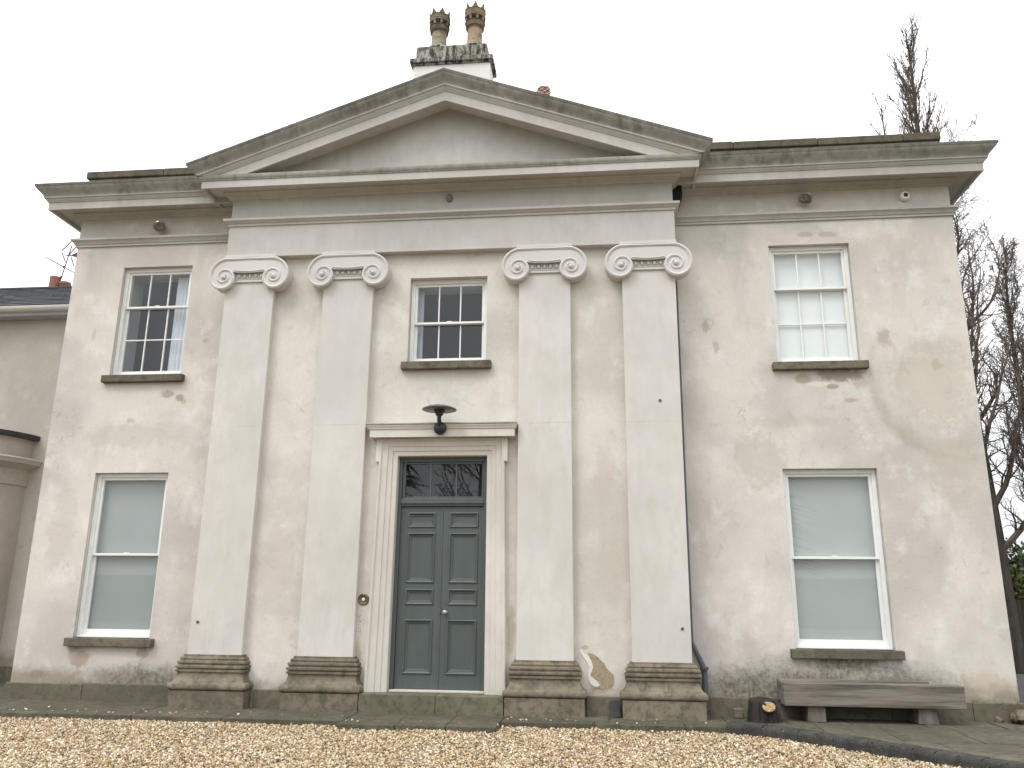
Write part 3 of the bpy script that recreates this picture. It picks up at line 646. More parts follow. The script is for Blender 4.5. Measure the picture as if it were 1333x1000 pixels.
# ------------------------------------------------------------------ windows
def rect_frame(m, x0, x1, z0, z1, y0, y1, l, r, b, t):
    m.box(x0, x0 + l, y0, y1, z0, z1); m.box(x1 - r, x1, y0, y1, z0, z1)
    m.box(x0 + l, x1 - r, y0 + .0005, y1, z0, z0 + b); m.box(x0 + l, x1 - r, y0 + .0005, y1, z1 - t, z1); return m
def window(key, y, cols, rows_up, rows_lo, split, lab, blind=None, curtain=None, rev=.09, lining=True):
    x0, x1, z0, z1 = WIN[key]; yf = y + rev; fw = .058
    fr = MB(); rect_frame(fr, x0 + .002, x1 - .002, z0 + .001, z1 - .002, yf, yf + .16, fw, fw, .04, .062)
    rect_frame(fr, x0 + .004, x1 - .004, z0 + .003, z1 - .004, yf - .012, yf - .001, .022, .022, .02, .022)
    fo = fr.build('window', M_white, house, bevel=.003); fo['label'] = lab
    sill_x = (x0 - .08, x1 + .09); sy = y - .10
    MB().box(sill_x[0], sill_x[1], sy, yf + .02, z0 - .125, z0).build('sill', M_sill, fo, bevel=.012)
    a, b = x0 + fw, x1 - fw; zb, zt = z0 + .04, z1 - .062; zm = zb + (zt - zb) * split
    for (s0, s1, yy, rows, bot, top, nm) in ((zm - .02, zt, yf + .028, rows_up, .036, .045, 'upper_sash'), (zb, zm + .016, yf + .078, rows_lo, .085, .036, 'lower_sash')):
        st = .042; m = MB(); rect_frame(m, a, b, s0, s1, yy, yy + .042, st, st, bot, top); m.build(nm, M_white, fo, bevel=.004)
        ia, ib, ja, jb = a + st, b - st, s0 + bot, s1 - top; gb = .010
        if cols > 1:
            for c in range(1, cols):
                xx = ia + (ib - ia) * c / cols; MB().box(xx - gb, xx + gb, yy + .006, yy + .036, ja, jb).build('glazing_bar', M_white, fo, bevel=.002)
            for r in range(1, rows):
                zz = ja + (jb - ja) * r / rows
                MB().box(ia, ib, yy + .0075, yy + .0345, zz - gb, zz + gb).build('glazing_bar', M_white, fo, bevel=.002)
        for c in range(cols):
            for r in range(rows):
                xa = ia + (ib - ia) * c / cols + (gb if c else 0); xb = ia + (ib - ia) * (c + 1) / cols - (gb if c < cols - 1 else 0)
                za = ja + (jb - ja) * r / rows + (gb if r else 0); zb_ = ja + (jb - ja) * (r + 1) / rows - (gb if r < rows - 1 else 0)
                tl = random.uniform(-.0025, .0025); t2 = random.uniform(-.002, .002); yg = yy + .021
                g = MB(); g.add([(xa, yg - tl, za - .002), (xb, yg + tl, za - .002), (xb, yg + tl + t2, zb_ + .002), (xa, yg - tl + t2, zb_ + .002)], [(0, 1, 2, 3)])
                g.build('pane', M_glass, fo, fix=False)
    # sash horn pull and catch
    m = MB(); m.box((a + b) / 2 - .04, (a + b) / 2 + .04, yf + .03, yf + .07, zm + .014, zm + .03); m.build('sash_catch', M_white, fo, bevel=.004)
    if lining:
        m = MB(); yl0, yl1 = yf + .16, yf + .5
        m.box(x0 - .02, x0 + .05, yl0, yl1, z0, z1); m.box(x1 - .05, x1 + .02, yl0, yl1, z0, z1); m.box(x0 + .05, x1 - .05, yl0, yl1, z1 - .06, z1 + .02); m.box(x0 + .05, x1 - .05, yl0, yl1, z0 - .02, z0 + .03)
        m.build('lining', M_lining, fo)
    if blind: 
        m = MB(); m.box(x0 + .052, x1 - .052, yf + .135, yf + .139, z0 + .045, z1 - .064); m.build('blind', blind, fo)
    if curtain:
        c0, c1 = curtain; N = 26; pts = []
        for k in range(N + 1):
            xx = c0 + (c1 - c0) * k / N; pts.append([(xx, yf + .21 + .018 * math.sin(k * 1.35), z0 + .04), (xx, yf + .21 + .014 * math.sin(k * 1.35 + .4), z1 - .1)])
        MB().strip(pts).build('curtain', M_curtain, fo, smooth=60)
    return fo
window('ul', 0, 3, 1, 2, .655, 'upper left window with dark room and white curtain', curtain=(-4.98, -4.62))
window('ur', 0, 3, 1, 2, .655, 'upper right window with white blind drawn', blind=M_blind_white)
window('ll', 0, 1, 1, 1, .50, 'lower left window with grey blind', blind=M_blind_left)
window('lr', 0, 1, 1, 1, .50, 'lower right window with pale green blind', blind=M_blind_green)
window('c', W, 3, 1, 1, .50, 'small window above the door', curtain=(-.56, -.45), rev=.12)

# ------------------------------------------------------------------ doorway
o_ = [(-1.035, .245), (-.968, 3.925), (.955, 3.925), (1.02, .245)]; i_ = [(-.708, .245), (-.692, 3.655), (.688, 3.655), (.702, .245)]
SUR = [(0, .0), (0, .085), (.05, .10), (.13, .098), (.17, .075), (.19, .070), (.46, .066), (.48, .05), (.72, .046), (.74, .03), (.97, .028), (1.0, .02), (1.0, -.12)]
m = MB(); rs = []
for (ox, oz), (ix, iz) in zip(o_, i_): rs.append([(ox + (ix - ox) * t, W - d, oz + (iz - oz) * t) for t, d in SUR])
m.strip(rs); sur = m.build('door_surround', M_surround, house, smooth=30)
for e0, e1 in ((-1.022, -.955), (.945, 1.008)): MB().box(e0, e1, W - .10, W + .01, 3.555, 3.925).build('surround_ear', M_surround, sur, bevel=.008)
HO = [(-.02, 3.90), (.05, 3.905), (.06, 3.925), (.13, 3.93), (.13, 3.925), (.135, 3.918), (.215, 3.918), (.215, 4.035), (.23, 4.04), (.235, 4.065), (.25, 4.085), (.25, 4.10), (-.0, 4.14)]
m = MB(); hx0, hx1 = -.885, .905
m.strip([[(hx0 - d * 1.0, W if False else W - 0, z) for d, z in HO]] + [[(hx0 - d, W - d, z) for d, z in HO], [(hx1 + d, W - d, z) for d, z in HO], [(hx1 + d, W, z) for d, z in HO]])
m.build('door_hood', M_surround, house, smooth=30)
MB().box(-1.17, 1.16, W - .262, W, 4.104, 4.128).build('hood_lead', M_ledge, house, bevel=.005)
# threshold step
MB().box(-1.045, .05, W - .26, W + .25, -.03, .248).build('door_step', M_step, house, bevel=.012)
MB().box(.054, 1.005, W - .262, W + .25, -.03, .246).build('door_step', M_step, house, bevel=.012)
MB().box(-.69, .69, W + .02, W + .2, .249, .275).build('door_sill', M_surround, house, bevel=.004)
# frame
yd = W + .10
m = MB(); 
m.prism([(-.703, .276), (-.648, .276), (-.640, 3.65), (-.692, 3.65)], yd, yd + .12); m.prism([(.640, .276), (.700, .276), (.688, 3.65), (.630, 3.65)], yd, yd + .12)
m.box(-.64, .63, yd + .001, yd + .12, 3.585, 3.655); m.build('door_frame', M_door, house, bevel=.004)
m = MB(); m.box(-.645, .635, yd + .0, yd + .1, 2.905, 2.94); m.box(-.645, .635, yd - .025, yd + .1, 2.94, 2.975); m.box(-.645, .635, yd - .01, yd + .1, 2.975, 3.02); m.build('transom', M_door, house, bevel=.006)
fl = MB(); rect_frame(fl, -.638, .628, 3.022, 3.583, yd + .03, yd + .08, .045, .035, .03, .03); flo = fl.build('fanlight', M_door, house, bevel=.003)
for xx in (-.20, .20): MB().box(xx - .012, xx + .012, yd + .035, yd + .075, 3.052, 3.553).build('glazing_bar', M_door, flo, bevel=.002)
for a, b in ((-.593, -.212), (-.188, .188), (.212, .593)):
    t = random.uniform(-.002, .002)
    MB().add([(a, yd + .055 - t, 3.052), (b, yd + .055 + t, 3.052), (b, yd + .055 + t, 3.553), (a, yd + .055 - t, 3.553)], [(0, 1, 2, 3)]).build('pane', M_glass, flo, fix=False)
MB().box(-.9, .9, W + .7, W + .72, 2.0, 4.0).build('hall_wall', M_room, house)
# leaves
def leaf(x0, x1, pan, lab, knob=None):
    yl = W + .14
    pz = [(.50, 1.235), (1.47, 1.672), (1.785, 2.495), (2.60, 2.80)]
    m = MB(); z0, z1 = .28, 2.90; a, b = pan
    m.box(x0, a, yl, yl + .05, z0, z1); m.box(b, x1, yl, yl + .05, z0, z1)
    zz = [z0] + [v for p in pz for v in p] + [z1]
    for k in range(0, len(zz), 2): m.box(a, b, yl + .0003, yl + .05, zz[k], zz[k + 1])
    d = m.build('door', M_door, house, bevel=.002); d['label'] = lab
    for (c, e) in pz:
        prof = [(0, -.002), (.004, .016), (.014, .020), (.024, .014), (.030, .0), (.040, -.008), (.055, -.010), (.062, -.018), (.068, -.020)]
        m = MB(); rs = []
        for (cx_, cz_, sx, sz) in ((a, c, 1, 1), (b, c, -1, 1), (b, e, -1, -1), (a, e, 1, -1), (a, c, 1, 1)):
            rs.append([(cx_ + sx * (u - .014), yl - h, cz_ + sz * (u - .014)) for u, h in prof])
        m.strip(rs); k = .054; m.add([(a + k, yl + .02, c + k), (b - k, yl + .02, c + k), (b - k, yl + .02, e - k), (a + k, yl + .02, e - k)], [(0, 1, 2, 3)])
        m.build('panel', M_door, d, smooth=30)
    if knob:
        m = MB(); m.lathe([(.03, 0), (.03, .006), (.014, .01), (.012, .03), (.026, .04), (.034, .055), (.030, .07), (.012, .078)], knob, yl, 16, 1.352, axis='y'); m.build('knob', M_steel, d, smooth=40)
        m = MB(); m.lathe([(.011, 0), (.011, .004), (.004, .005)], knob - .07, yl, 12, 1.33, axis='y'); m.build('keyhole', M_black, d, smooth=40)
    return d
leaf(-.642, -.004, (-.515, -.115), 'left door leaf'); leaf(.004, .634, (.125, .54), 'right door leaf with round steel knob', .085)
MB().box(-.012, .012, W + .130, W + .139, .28, 2.90).build('door_bead', M_door, house, bevel=.003)

# ------------------------------------------------------------------ chimneys
ch = MB().box(-1.085, .425, 1.0, 1.5, 9.3, 11.60).build('chimney', M_chimb, house, bevel=.01)
m = MB(); m.box(-1.115, .452, .97, 1.53, 11.56, 11.60); m.box(-1.145, .485, .93, 1.57, 11.60, 11.70); m.build('chimney_ledge', M_chimcap, ch, bevel=.012)
m = MB(); m.box(-1.05, .36, 1.0, 1.5, 11.70, 12.02); m.build('chimney_cap', M_chimcap, ch, bevel=.05, seg=3)
m = MB(); m.lathe([(.27, 0), (.24, .05), (.17, .09)], -.646, 1.25, 14, 12.0); m.lathe([(.27, 0), (.24, .06), (.17, .10)], .072, 1.25, 14, 12.0); m.build('flaunching', M_chimcap, ch, smooth=50)
def crown_pot(cx, cy, z, mat, H, parent, lab, ph=0.):
    s = H / .95
    prof = [(.172, 0), (.176, .03), (.168, .05), (.156, .07), (.148, .44), (.168, .455), (.17, .48), (.15, .50), (.162, .52), (.19, .57), (.196, .60), (.165, .61)]
    m = MB(); m.lathe([(r, h * s) for r, h in prof], cx, cy, 22, z)
    po = m.build('chimney_pot', mat, parent, smooth=35); po['label'] = lab
    m = MB()
    for k in range(8):
        a = 2 * math.pi * (k + .5) / 8; c, d = math.cos(a), math.sin(a); x, y = cx + .165 * c, cy + .165 * d
        m.tube([(x, y, z + .60 * s), (x + .012 * c, y + .012 * d, z + .70 * s)], .028, 5)
    m.build('vent_pillar', mat, po, smooth=40)
    m = MB(); m.lathe([(.10, .60 * s), (.10, .70 * s)], cx, cy, 16, z); m.build('flue', M_terrad, po, smooth=40)
    m = MB(); m.lathe([(.17, .69 * s), (.205, .70 * s), (.212, .735 * s), (.195, .75 * s), (.195, .80 * s), (.207, .82 * s), (.205, .84 * s), (.175, .845 * s)], cx, cy, 22, z); m.build('pot_head', mat, po, smooth=35)
    m = MB()
    for k in range(7):
        a0 = 2 * math.pi * (k + ph) / 7; a1 = 2 * math.pi * (k + ph + .86) / 7; am = (a0 + a1) / 2
        P = lambda a, r, h: (cx + r * math.cos(a), cy + r * math.sin(a), z + h * s)
        m.add([P(a0, .2, .84), P(a1, .2, .84), P(am, .222, .985), P(a0, .165, .84), P(a1, .165, .84), P(am, .197, .985)], [(0, 1, 2), (5, 4, 3), (0, 2, 5, 3), (1, 4, 5, 2), (0, 3, 4, 1)])
    m.build('crown', mat, po)
    for h, r_ in ((.055, .172), (.475, .176), (.59, .198), (.742, .205), (.845, .206)):
        MB().lathe([(r_ - .02, -.012), (r_ + .007, -.007), (r_ + .007, .007), (r_ - .02, .012)], cx, cy, 22, z + h * s).build('dark_band', M_terrad, po, smooth=40)
    return po
crown_pot(-.646, 1.25, 12.04, M_potA, .86, ch, 'left crown topped pot, spotted with lichen', .3); crown_pot(.072, 1.25, 12.04, M_potB, .95, ch, 'right crown topped pot, warmer buff')
ch2 = MB().box(.6, 1.9, 4.7, 5.3, 8.6, 13.0).build('chimney', M_terra, house, bevel=.01)
m = MB(); m.lathe([(.12, 0), (.12, .4), (.155, .41), (.155, .68), (.1, .68)], 1.19, 5, 18, 12.98); po = m.build('chimney_pot', M_terra, ch2, smooth=40)
m = MB()
for k in range(4):
    for i in range(7):
        a = 2 * math.pi * (i + .5 * (k % 2)) / 7; c, d = math.cos(a), math.sin(a)
        m.lathe([(.028, 0), (.028, .03)], 1.19 + .155 * c, 5 + .155 * d, 6, 13.42 + k * .062)
m.build('louvre', M_terrap, po)

# ------------------------------------------------------------------ fittings
def floodlight(x, z, y, lab, tilt):
    t = thing('floodlight', lab, 'floodlight', (x, y, z), 0, 'round floodlights on the frieze')
    MB().lathe([(.045, 0), (.045, .03), (.02, .035), (.02, .09)], 0, 0, 12, 0, axis='y').build('bracket', M_steel, t, smooth=40)
    h = MB().lathe([(.04, 0), (.09, .02), (.11, .05), (.115, .07), (.098, .072), (.095, .06)], 0, 0, 20, 0, axis='y').build('housing', M_steel, t, smooth=40)
    h.location = (.02 * tilt, -.09, 0); h.rotation_euler = (R(52), 0, R(25 * tilt))
    g = MB().lathe([(.093, .06), (.06, .066), (.01, .068)], 0, 0, 20, 0, axis='y').build('lens', M_lens, t, smooth=60); q = MB().lathe([(.092, .066), (.096, .078), (.112, .078), (.116, .066)], 0, 0, 24, 0, axis='y').build('rim', M_steel, t, smooth=40)
    for k in (g, q): k.location = h.location; k.rotation_euler = h.rotation_euler
floodlight(-5.22, 7.83, -.02, 'round steel floodlight on the left wing frieze', 1); floodlight(5.79, 7.88, -.02, 'round steel floodlight on the right wing frieze above the upper window', -1)
t = thing('security_camera', 'small round camera near the right end of the frieze', 'camera', (7.33, -.01, 7.86))
MB().lathe([(.075, 0), (.078, .03), (.065, .06), (.05, .07)], 0, 0, 20, 0, axis='y').build('housing', M_white, t, smooth=40)
MB().lathe([(.036, .0), (.036, .074), (.02, .085), (.005, .087)], 0, 0, 16, 0, axis='y').build('lens', M_black, t, smooth=40)
t = thing('bulkhead_lamp', 'small oval grey lamp at the centre of the portico frieze', 'lamp', (.0, F + .008, 7.93))
o = MB().lathe([(.055, 0), (.055, .02), (.045, .05), (.02, .07), (.003, .075)], 0, 0, 20, 0, axis='y').build('shade', simple('grey_lamp', (.25, .24, .22), (.2, .19, .18)), t, smooth=50); o.scale = (1, 1, 1.3)
# lamp over the door
t = thing('wall_lamp', 'black disc shaded lamp on a round mount above the door', 'lamp', (0, W - .24, 4.035))
MB().sphere((0, -.03, 0), .1, 18, 12, (1, .75, 1)).build('mount', M_black, t, smooth=60)
MB().tube([(0, -.09, .04), (0, -.13, .12), (0, -.13, .2)], [.03, .032, .034], 10).build('arm', M_black, t, smooth=50)
MB().lathe([(.045, .17), (.06, .185), (.06, .215), (.085, .225), (.085, .25), (.04, .27)], 0, -.13, 16, 0).build('lamp_holder', M_black, t, smooth=40)
MB().lathe([(.255, .258), (.262, .262), (.255, .27), (.18, .305), (.09, .328), (.02, .336), (.01, .326), (.09, .315), (.18, .29), (.245, .262)], 0, -.13, 32, 0).build('lamp_shade', simple('grey_enamel', (.10, .10, .10), (.16, .16, .155), 5, .4), t, smooth=50)
# doorbell
t = thing('doorbell', 'round bronze bell push on the wall left of the door surround', 'doorbell', (-1.118, W, 1.525))
MB().lathe([(.085, 0), (.085, .01), (.07, .018), (.055, .012), (.03, .012)], 0, 0, 24, 0, axis='y').build('plate', M_brass, t, smooth=40)
MB().lathe([(.024, .0), (.024, .02), (.01, .026)], 0, 0, 14, 0, axis='y').build('button', M_white, t, smooth=40)
# bolt marks on pilasters
for x, z in ((-3.585, 1.18), (3.49, 1.175), (3.30, 4.45)):
    tag(MB().lathe([(.02, 0), (.022, .012), (.012, .02), (.01, .014)], x, F, 12, z, axis='y').build('wall_fixing', simple('fixing', (.12, .11, .1), (.2, .18, .16)), None, smooth=40),
        {-3.585: 'small grey fixing low on the leftmost pilaster', 3.49: 'small grey fixing low on the rightmost pilaster', 3.30: 'tiny dark fixing halfway up the rightmost pilaster'}[x], 'fixing')
# downpipe
t = thing('downpipe', 'blue grey downpipe tucked behind the rightmost pilaster', 'downpipe', (3.655, -.035, 0))
MB().tube([(0, 0, 7.85), (0, 0, 1.0), (.015, -.0, .94), (.13, -.06, .66), (.15, -.07, .58), (.155, -.07, .0)], [.024, .024, .03, .04, .042, .042], 10).build('pipe', M_pipe, t, smooth=50)
for z, dx, dy in ((.60, .15, -.07), (.23, .155, -.07), (.05, .155, -.07), ):
    MB().lathe([(.054, 0), (.058, .01), (.058, .04), (.054, .05)], dx, dy, 12, z).build('collar', M_pipe, t, smooth=40)
m = MB(); m.prism([(-.09, -.12), (.09, -.12), (.15, .08), (.15, .30), (-.07, .30), (-.07, .1)], -.14, .05); o = m.build('hopper', M_hopper, t, bevel=.015); o.location = (.0, -.02, 7.86)

# bench
t = thing('bench', 'low weathered grey timber bench made of heavy beams under the lower right window', 'bench', (4.79, -.55, 0))
MB().box(0, 2.32, 0, .26, .205, .495).build('seat', M_timber, t, bevel=.01)
MB().box(.005, 1.98, .265, .46, .24, .515).build('rear_plank', M_timber, t, bevel=.01)
for a, b in ((.30, .54), (1.72, 1.98)):
    MB().prism([(a, 0), (b, 0), (b - .03 * (a > 1), .203), (a + .01, .203)], .06, .44).build('leg', M_timberleg, t, bevel=.012)
# log
t = thing('log', 'short dark barked log with a pale cut knot, left of the timber bench', 'log', (4.51, -.56, 0))
m = MB(); n = 60; rs = []
for k in range(10):
    ring = []; u = min(k, 8) / 8
    for i in range(n):
        a = 2 * math.pi * i / n; r = .205 + .010 * math.sin(i * 2.4) + .009 * math.sin(i * 5.3 + 1) + .016 * math.sin(2 * a + .6) + .012 * math.sin(5 * a + 2 * u)
        x, y = r * math.cos(a), r * math.sin(a) * .9
        x = x * (1.06 - .16 * u) + (.0 if x < 0 else -.06 * u); top = .275 + .12 * y
        if k == 9: x, y = x * .8, y * .8; top -= .02
        ring.append((x, y, top * u))
    rs.append(ring)
m.rings(rs); m.build('bark', M_logbark, t, smooth=35)
def logend():
    g = G('cut_log_end'); f = g.noise(24, 6, .8, stretch=(1, 1, 2)); n = g.noise(60, 3, .6)
    c = g.mix(g.ramp(f, .42, .66), (.46, .31, .13), (.13, .08, .04)); c = g.mix(g.ramp(n, .6, .7, 0, .7), c, (.78, .66, .42))
    return g.end(c, .55, g.bump(f, .9, .01), .5)
q = MB(); q.lathe([(.095, -.05), (.093, .012), (.085, .02), (.078, .014)], 0, 0, 24, 0, axis='y'); q = q.build('knot_collar', M_logbark, t, smooth=40)
c = MB(); c.lathe([(.082, .0), (.079, .030), (.05, .030), (.002, .032)], 0, 0, 24, 0, axis='y'); c = c.build('knot', logend(), t, smooth=40)
for o in (q, c): o.location = (.035, -.168, .20); o.rotation_euler = (R(-28), 0, R(-4)); o.scale = (1.05, 1, .82)
tag(MB().box(-.085, .05, -.06, .06, 0, .125).build('stone_block', M_base, None, bevel=.015), 'small dark stone block against the wall left of the log', 'stone').location = (4.24, -.25, 0)
o = tag(MB().box(-.065, .065, -.008, .008, 0, .215).build('slate_tile', M_lead, None, bevel=.003), 'small grey slate leaning on the plinth left of the rightmost pilaster base', 'slate'); o.location = (2.545, -.50, 0); o.rotation_euler = (R(-14), R(-4), 0)

# rubble and weeds at the right corner
t = thing('rubble_heap', 'heap of broken stone and dead ivy at the right corner of the house', 'rubble', (8.05, -.18, 0))
for k in range(46):
    m = MB(); s = random.uniform(.03, .085); m.sphere((0, 0, 0), s, 6, 4, (random.uniform(.8, 1.4), random.uniform(.7, 1.2), random.uniform(.6, 1)))
    for i, v in enumerate(m.v): m.v[i] = tuple(c * random.uniform(.8, 1.2) for c in v)
    u, v = random.gauss(.0, .14), random.gauss(0, .1); o = m.build('stone', M_base if k % 3 else M_dead, t)
    o.location = (u, v, max(.02, .25 * math.exp(-(u * u + v * v) * 22) * random.uniform(.2, 1.05))); o.rotation_euler = (random.random() * 3, random.random() * 3, random.random() * 3)
m = MB()
for k in range(30):
    p = Vector((random.gauss(-.06, .12), random.gauss(-.02, .06), random.uniform(.1, .25))); d = Vector((random.uniform(-1, 1), random.uniform(-1, .3), random.uniform(.1, 1))).normalized()
    m.tube([p, p + d * .06, p + d * .13 + Vector((0, 0, -.015))], [.004, .003, .002], 4)
m.build('dead_stem', M_dead, t)
t = thing('weed', 'small green weed growing at the foot of the plinth by the rubble', 'weed', (7.86, -.16, 0)); m = MB()
for k in range(70):
    a = random.random() * 6.28; r = random.uniform(.01, .07); c = Vector((r * math.cos(a), r * math.sin(a), random.uniform(.01, .09))); u = Vector((random.uniform(-1, 1), random.uniform(-1, 1), random.uniform(-.4, .8))).normalized() * .016; v = u.cross(Vector((0, .3, 1))).normalized() * .009
    m.add([c - u, c + v, c + u, c - v], [(0, 1, 2, 3)])
m.build('leaves', M_leafy, t)

# ------------------------------------------------------------------ annex
an = thing('annex', 'lower stucco annex with slate roof set back at the left of the house', 'building', (-10, 2.2, 0))
def A(m, *a, **k):
    m.v = [(x + 10, y - 2.2, z) for x, y, z in m.v]; return m.build(*a, parent=an, **k)
A(MB().box(-17, XL - .0, 2.2, 7.0, 0, 7.12), 'wall', M_render_annex)
A(MB().box(-17, XL - .0, 2.13, 2.2, -.05, .27), 'plinth', M_plinth, bevel=.01)
A(MB().box(-17, XL, 1.93, 2.2, 6.98, 7.06), 'soffit', M_lining, bevel=.004)
m = MB(); m.strip([[(x, 1.93 - .075 + .075 * math.cos(math.pi * k / 8) - 0, 7.14 - .075 * math.sin(math.pi * k / 8)) for k in range(9)] for x in (-17, XL)]); 
m.box(-17, XL, 1.905, 1.93, 7.06, 7.15)
A(m, 'gutter', M_white, smooth=50)
m = MB(); zr = 8.61; rows = 12
for k in range(rows):
    t0, t1 = k / rows, (k + 1) / rows; y0, y1 = 1.83 + 2.67 * t0, 1.83 + 2.67 * t1 + .06; z0, z1 = 7.17 + 1.44 * t0, 7.17 + 1.44 * t1 + .02
    x = -17 + (k % 2) * .15
    while x < XL:
        l = .3; xe = min(x + l - .004, XL); dz = random.uniform(0, .006)
        m.add([(x, y0, z0 + .018 + dz), (xe, y0, z0 + .018 + dz), (xe, y1, z1), (x, y1, z1), (x, y0, z0 + dz), (xe, y0, z0 + dz)], [(0, 1, 2, 3), (4, 5, 1, 0)]); x += l
rf = A(m, 'roof_slates', M_slate); stuff(rf)
m = MB(); m.add([(-17, 1.83, 7.165), (XL, 1.83, 7.165), (XL, 4.5, 8.6), (-17, 4.5, 8.6)], [(0, 1, 2, 3)]); m.add([(-17, 4.5, 8.6), (XL, 4.5, 8.6), (XL, 7.2, 7.16), (-17, 7.2, 7.16)], [(0, 1, 2, 3)]); A(m, 'roof', M_slate)
A(MB().box(-17, XL, 4.44, 4.56, 8.58, 8.65), 'ridge', M_lead, bevel=.02)
cs = A(MB().box(-11.3, -10.2, 4.8, 5.3, 7.5, 8.5), 'chimney', M_terra)
m = MB(); m.lathe([(.11, 0), (.11, .3), (.125, .31), (.12, .55), (.125, .57), (.125, .62), (.1, .62)], -10.88 + 10, 5 - 2.2, 14, 8.49); m.build('chimney_pot', M_terra, cs, smooth=40)
m = MB(); m.lathe([(.12, 0), (.12, .40), (.135, .42), (.13, .47), (.1, .47)], -10.60 + 10, 5 - 2.2, 14, 8.49); m.build('chimney_pot', M_terra, cs, smooth=40)
# bowed porch on annex
po = thing('porch', 'bowed stucco porch with dark lead roof at the left edge', 'porch', (-10.1, 2.2, 0))
def bow(prof, name, mat):
    m = MB(); N = 28
    m.strip([[(r * math.cos(-math.pi * k / N), r * math.sin(-math.pi * k / N), z) for r, z in prof] for k in range(N + 1)]); m.build(name, mat, po, smooth=35)
bow([(1.42, 0), (1.42, 3.9)], 'wall', M_render_annex); bow([(1.47, -.05), (1.47, .27), (1.42, .28)], 'plinth', M_plinth)
bow([(1.40, 3.55), (1.45, 3.56), (1.45, 3.86), (1.50, 3.88), (1.56, 3.93), (1.66, 3.95), (1.67, 3.99), (1.70, 4.03), (1.68, 4.06), (1.46, 4.10)], 'cornice', M_render_annex)
bow([(1.45, 4.06), (1.45, 4.46)], 'parapet', M_render_annex); bow([(1.44, 4.45), (1.56, 4.45), (1.57, 4.54), (1.1, 4.62), (.01, 4.75)], 'lead_roof', M_lead)
# aerials
t = thing('tv_aerial', 'comb shaped television aerial slanting across the annex chimney', 'aerial', (-10.8, 5, 8.5))
MB().tube([(-.03, 0, 0), (.22, 0, 1.45)], .012, 6).build('mast', M_black, t)
MB().tube([(-.42, -.0, 1.16), (.42, 0, .70)], .011, 6).build('boom', M_black, t)
m = MB()
for k in range(9):
    u = k / 8; p = Vector((-.40 + .8 * u, 0, 1.15 - .44 * u)); m.tube([p + Vector((-.05, -.28, -.0)), p + Vector((.05, .28, 0))], .004, 4)
m.build('element', M_steel, t)
MB().sphere((.10, 0, .88), .035, 8, 6).build('clamp', M_black, t); MB().sphere((.04, 0, .4), .03, 8, 6).build('clamp', M_black, t); MB().sphere((.07, 0, .62), .028, 8, 6).build('clamp', M_black, t)
MB().tube([(-.36, -.1, .30), (-.1, -.1, .2)], .012, 5).build('stay', M_black, t)
t = thing('tv_aerial', 'upper aerial with crossed rods beside the house corner above the annex', 'aerial', (-10.62, 5.02, 9.65))
MB().tube([(-.08, 0, .04), (.9, 0, .10)], .014, 5).build('boom', M_black, t)
for a, b in (((-.22, 0, .18), (.02, 0, .46)), ((-.02, 0, .05), (.22, 0, .38)), ((-.22, 0, .14), (-.08, 0, -.12)), ((.05, 0, 0), (.16, 0, -.24)), ((.2, 0, 0), (.3, 0, -.2))):
    MB().tube([a, b], .013, 5).build('rod', M_black, t)
MB().add([(.04, -.02, .04), (.32, -.02, .16), (.32, -.02, -.06), (.04, .02, .04), (.32, .02, .16), (.32, .02, -.06)], [(0, 1, 2), (5, 4, 3), (0, 3, 4, 1), (1, 4, 5, 2), (2, 5, 3, 0)]).build('reflector', M_black, t)

# ------------------------------------------------------------------ trees
def grow(ms, p, d, L, r, lvl, P, rnd):
    n = P['seg'][lvl]; pts = [Vector(p)]; rad = [r]; d = Vector(d).normalized()
    for i in range(n):
        j = P['jit'][lvl]; d = (d + Vector((rnd.gauss(0, j), rnd.gauss(0, j), rnd.gauss(0, j))) + Vector((0, 0, P['up'][lvl]))).normalized()
        pts.append(pts[-1] + d * (L / n)); rad.append(r + (r * P['taper'] - r) * (i + 1) / n)
    ms[min(lvl, 1)].tube(pts, [max(x, P['min']) for x in rad], 7 if lvl == 0 else 4 if lvl < 3 else 3)
    if lvl + 1 >= len(P['n']) + 1: return
    k = P['n'][lvl]
    for c in range(k):
        t = P['start'][lvl] + (1 - P['start'][lvl]) * (c + rnd.random()) / k; f = t * n; i = min(int(f), n - 1); q = pts[i].lerp(pts[i + 1], f - i)
        ax = (pts[i + 1] - pts[i]).normalized(); s = ax.cross(Vector((rnd.gauss(0, 1), rnd.gauss(0, 1), rnd.gauss(0, 1)))).normalized(); a = R(P['ang'][lvl] * rnd.uniform(.7, 1.25))
        nd = ax * math.cos(a) + s * math.sin(a)
        LL = L * P['len'][lvl] * rnd.uniform(.6, 1.1) * (1.15 - .75 * t if lvl == 0 else 1.05 - .5 * t)
        grow(ms, q, nd, LL, max(P['min'], rad[i] * P['rr'][lvl]), lvl + 1, P, rnd)
def tree(name, label, loc, H, r, P, seed, lean=(0, 0, 1), group=None, cat='tree'):
    t = thing(name, label, cat, loc, 0, group); ms = [MB(), MB()]; grow(ms, (0, 0, 0), lean, H, r, 0, P, random.Random(seed))
    ms[0].build('trunk', M_bark, t, smooth=60, fix=False); ms[1].build('crown', M_twig, t, fix=False); return t
POP = dict(seg=[14, 8, 5, 4], jit=[.008, .05, .10, .16], up=[.05, .08, .12, .08], taper=.12, min=.007, n=[44, 14, 7], start=[.66, .08, .15], ang=[24, 24, 30], len=[.19, .38, .45], rr=[.5, .5, .55])
TW = dict(seg=[16, 11, 8, 5], jit=[.03, .20, .26, .30], up=[.06, .13, .10, .06], taper=.15, min=.0055, n=[42, 16, 9], start=[.22, .1, .1], ang=[38, 42, 45], len=[.36, .40, .48], rr=[.40, .5, .55])
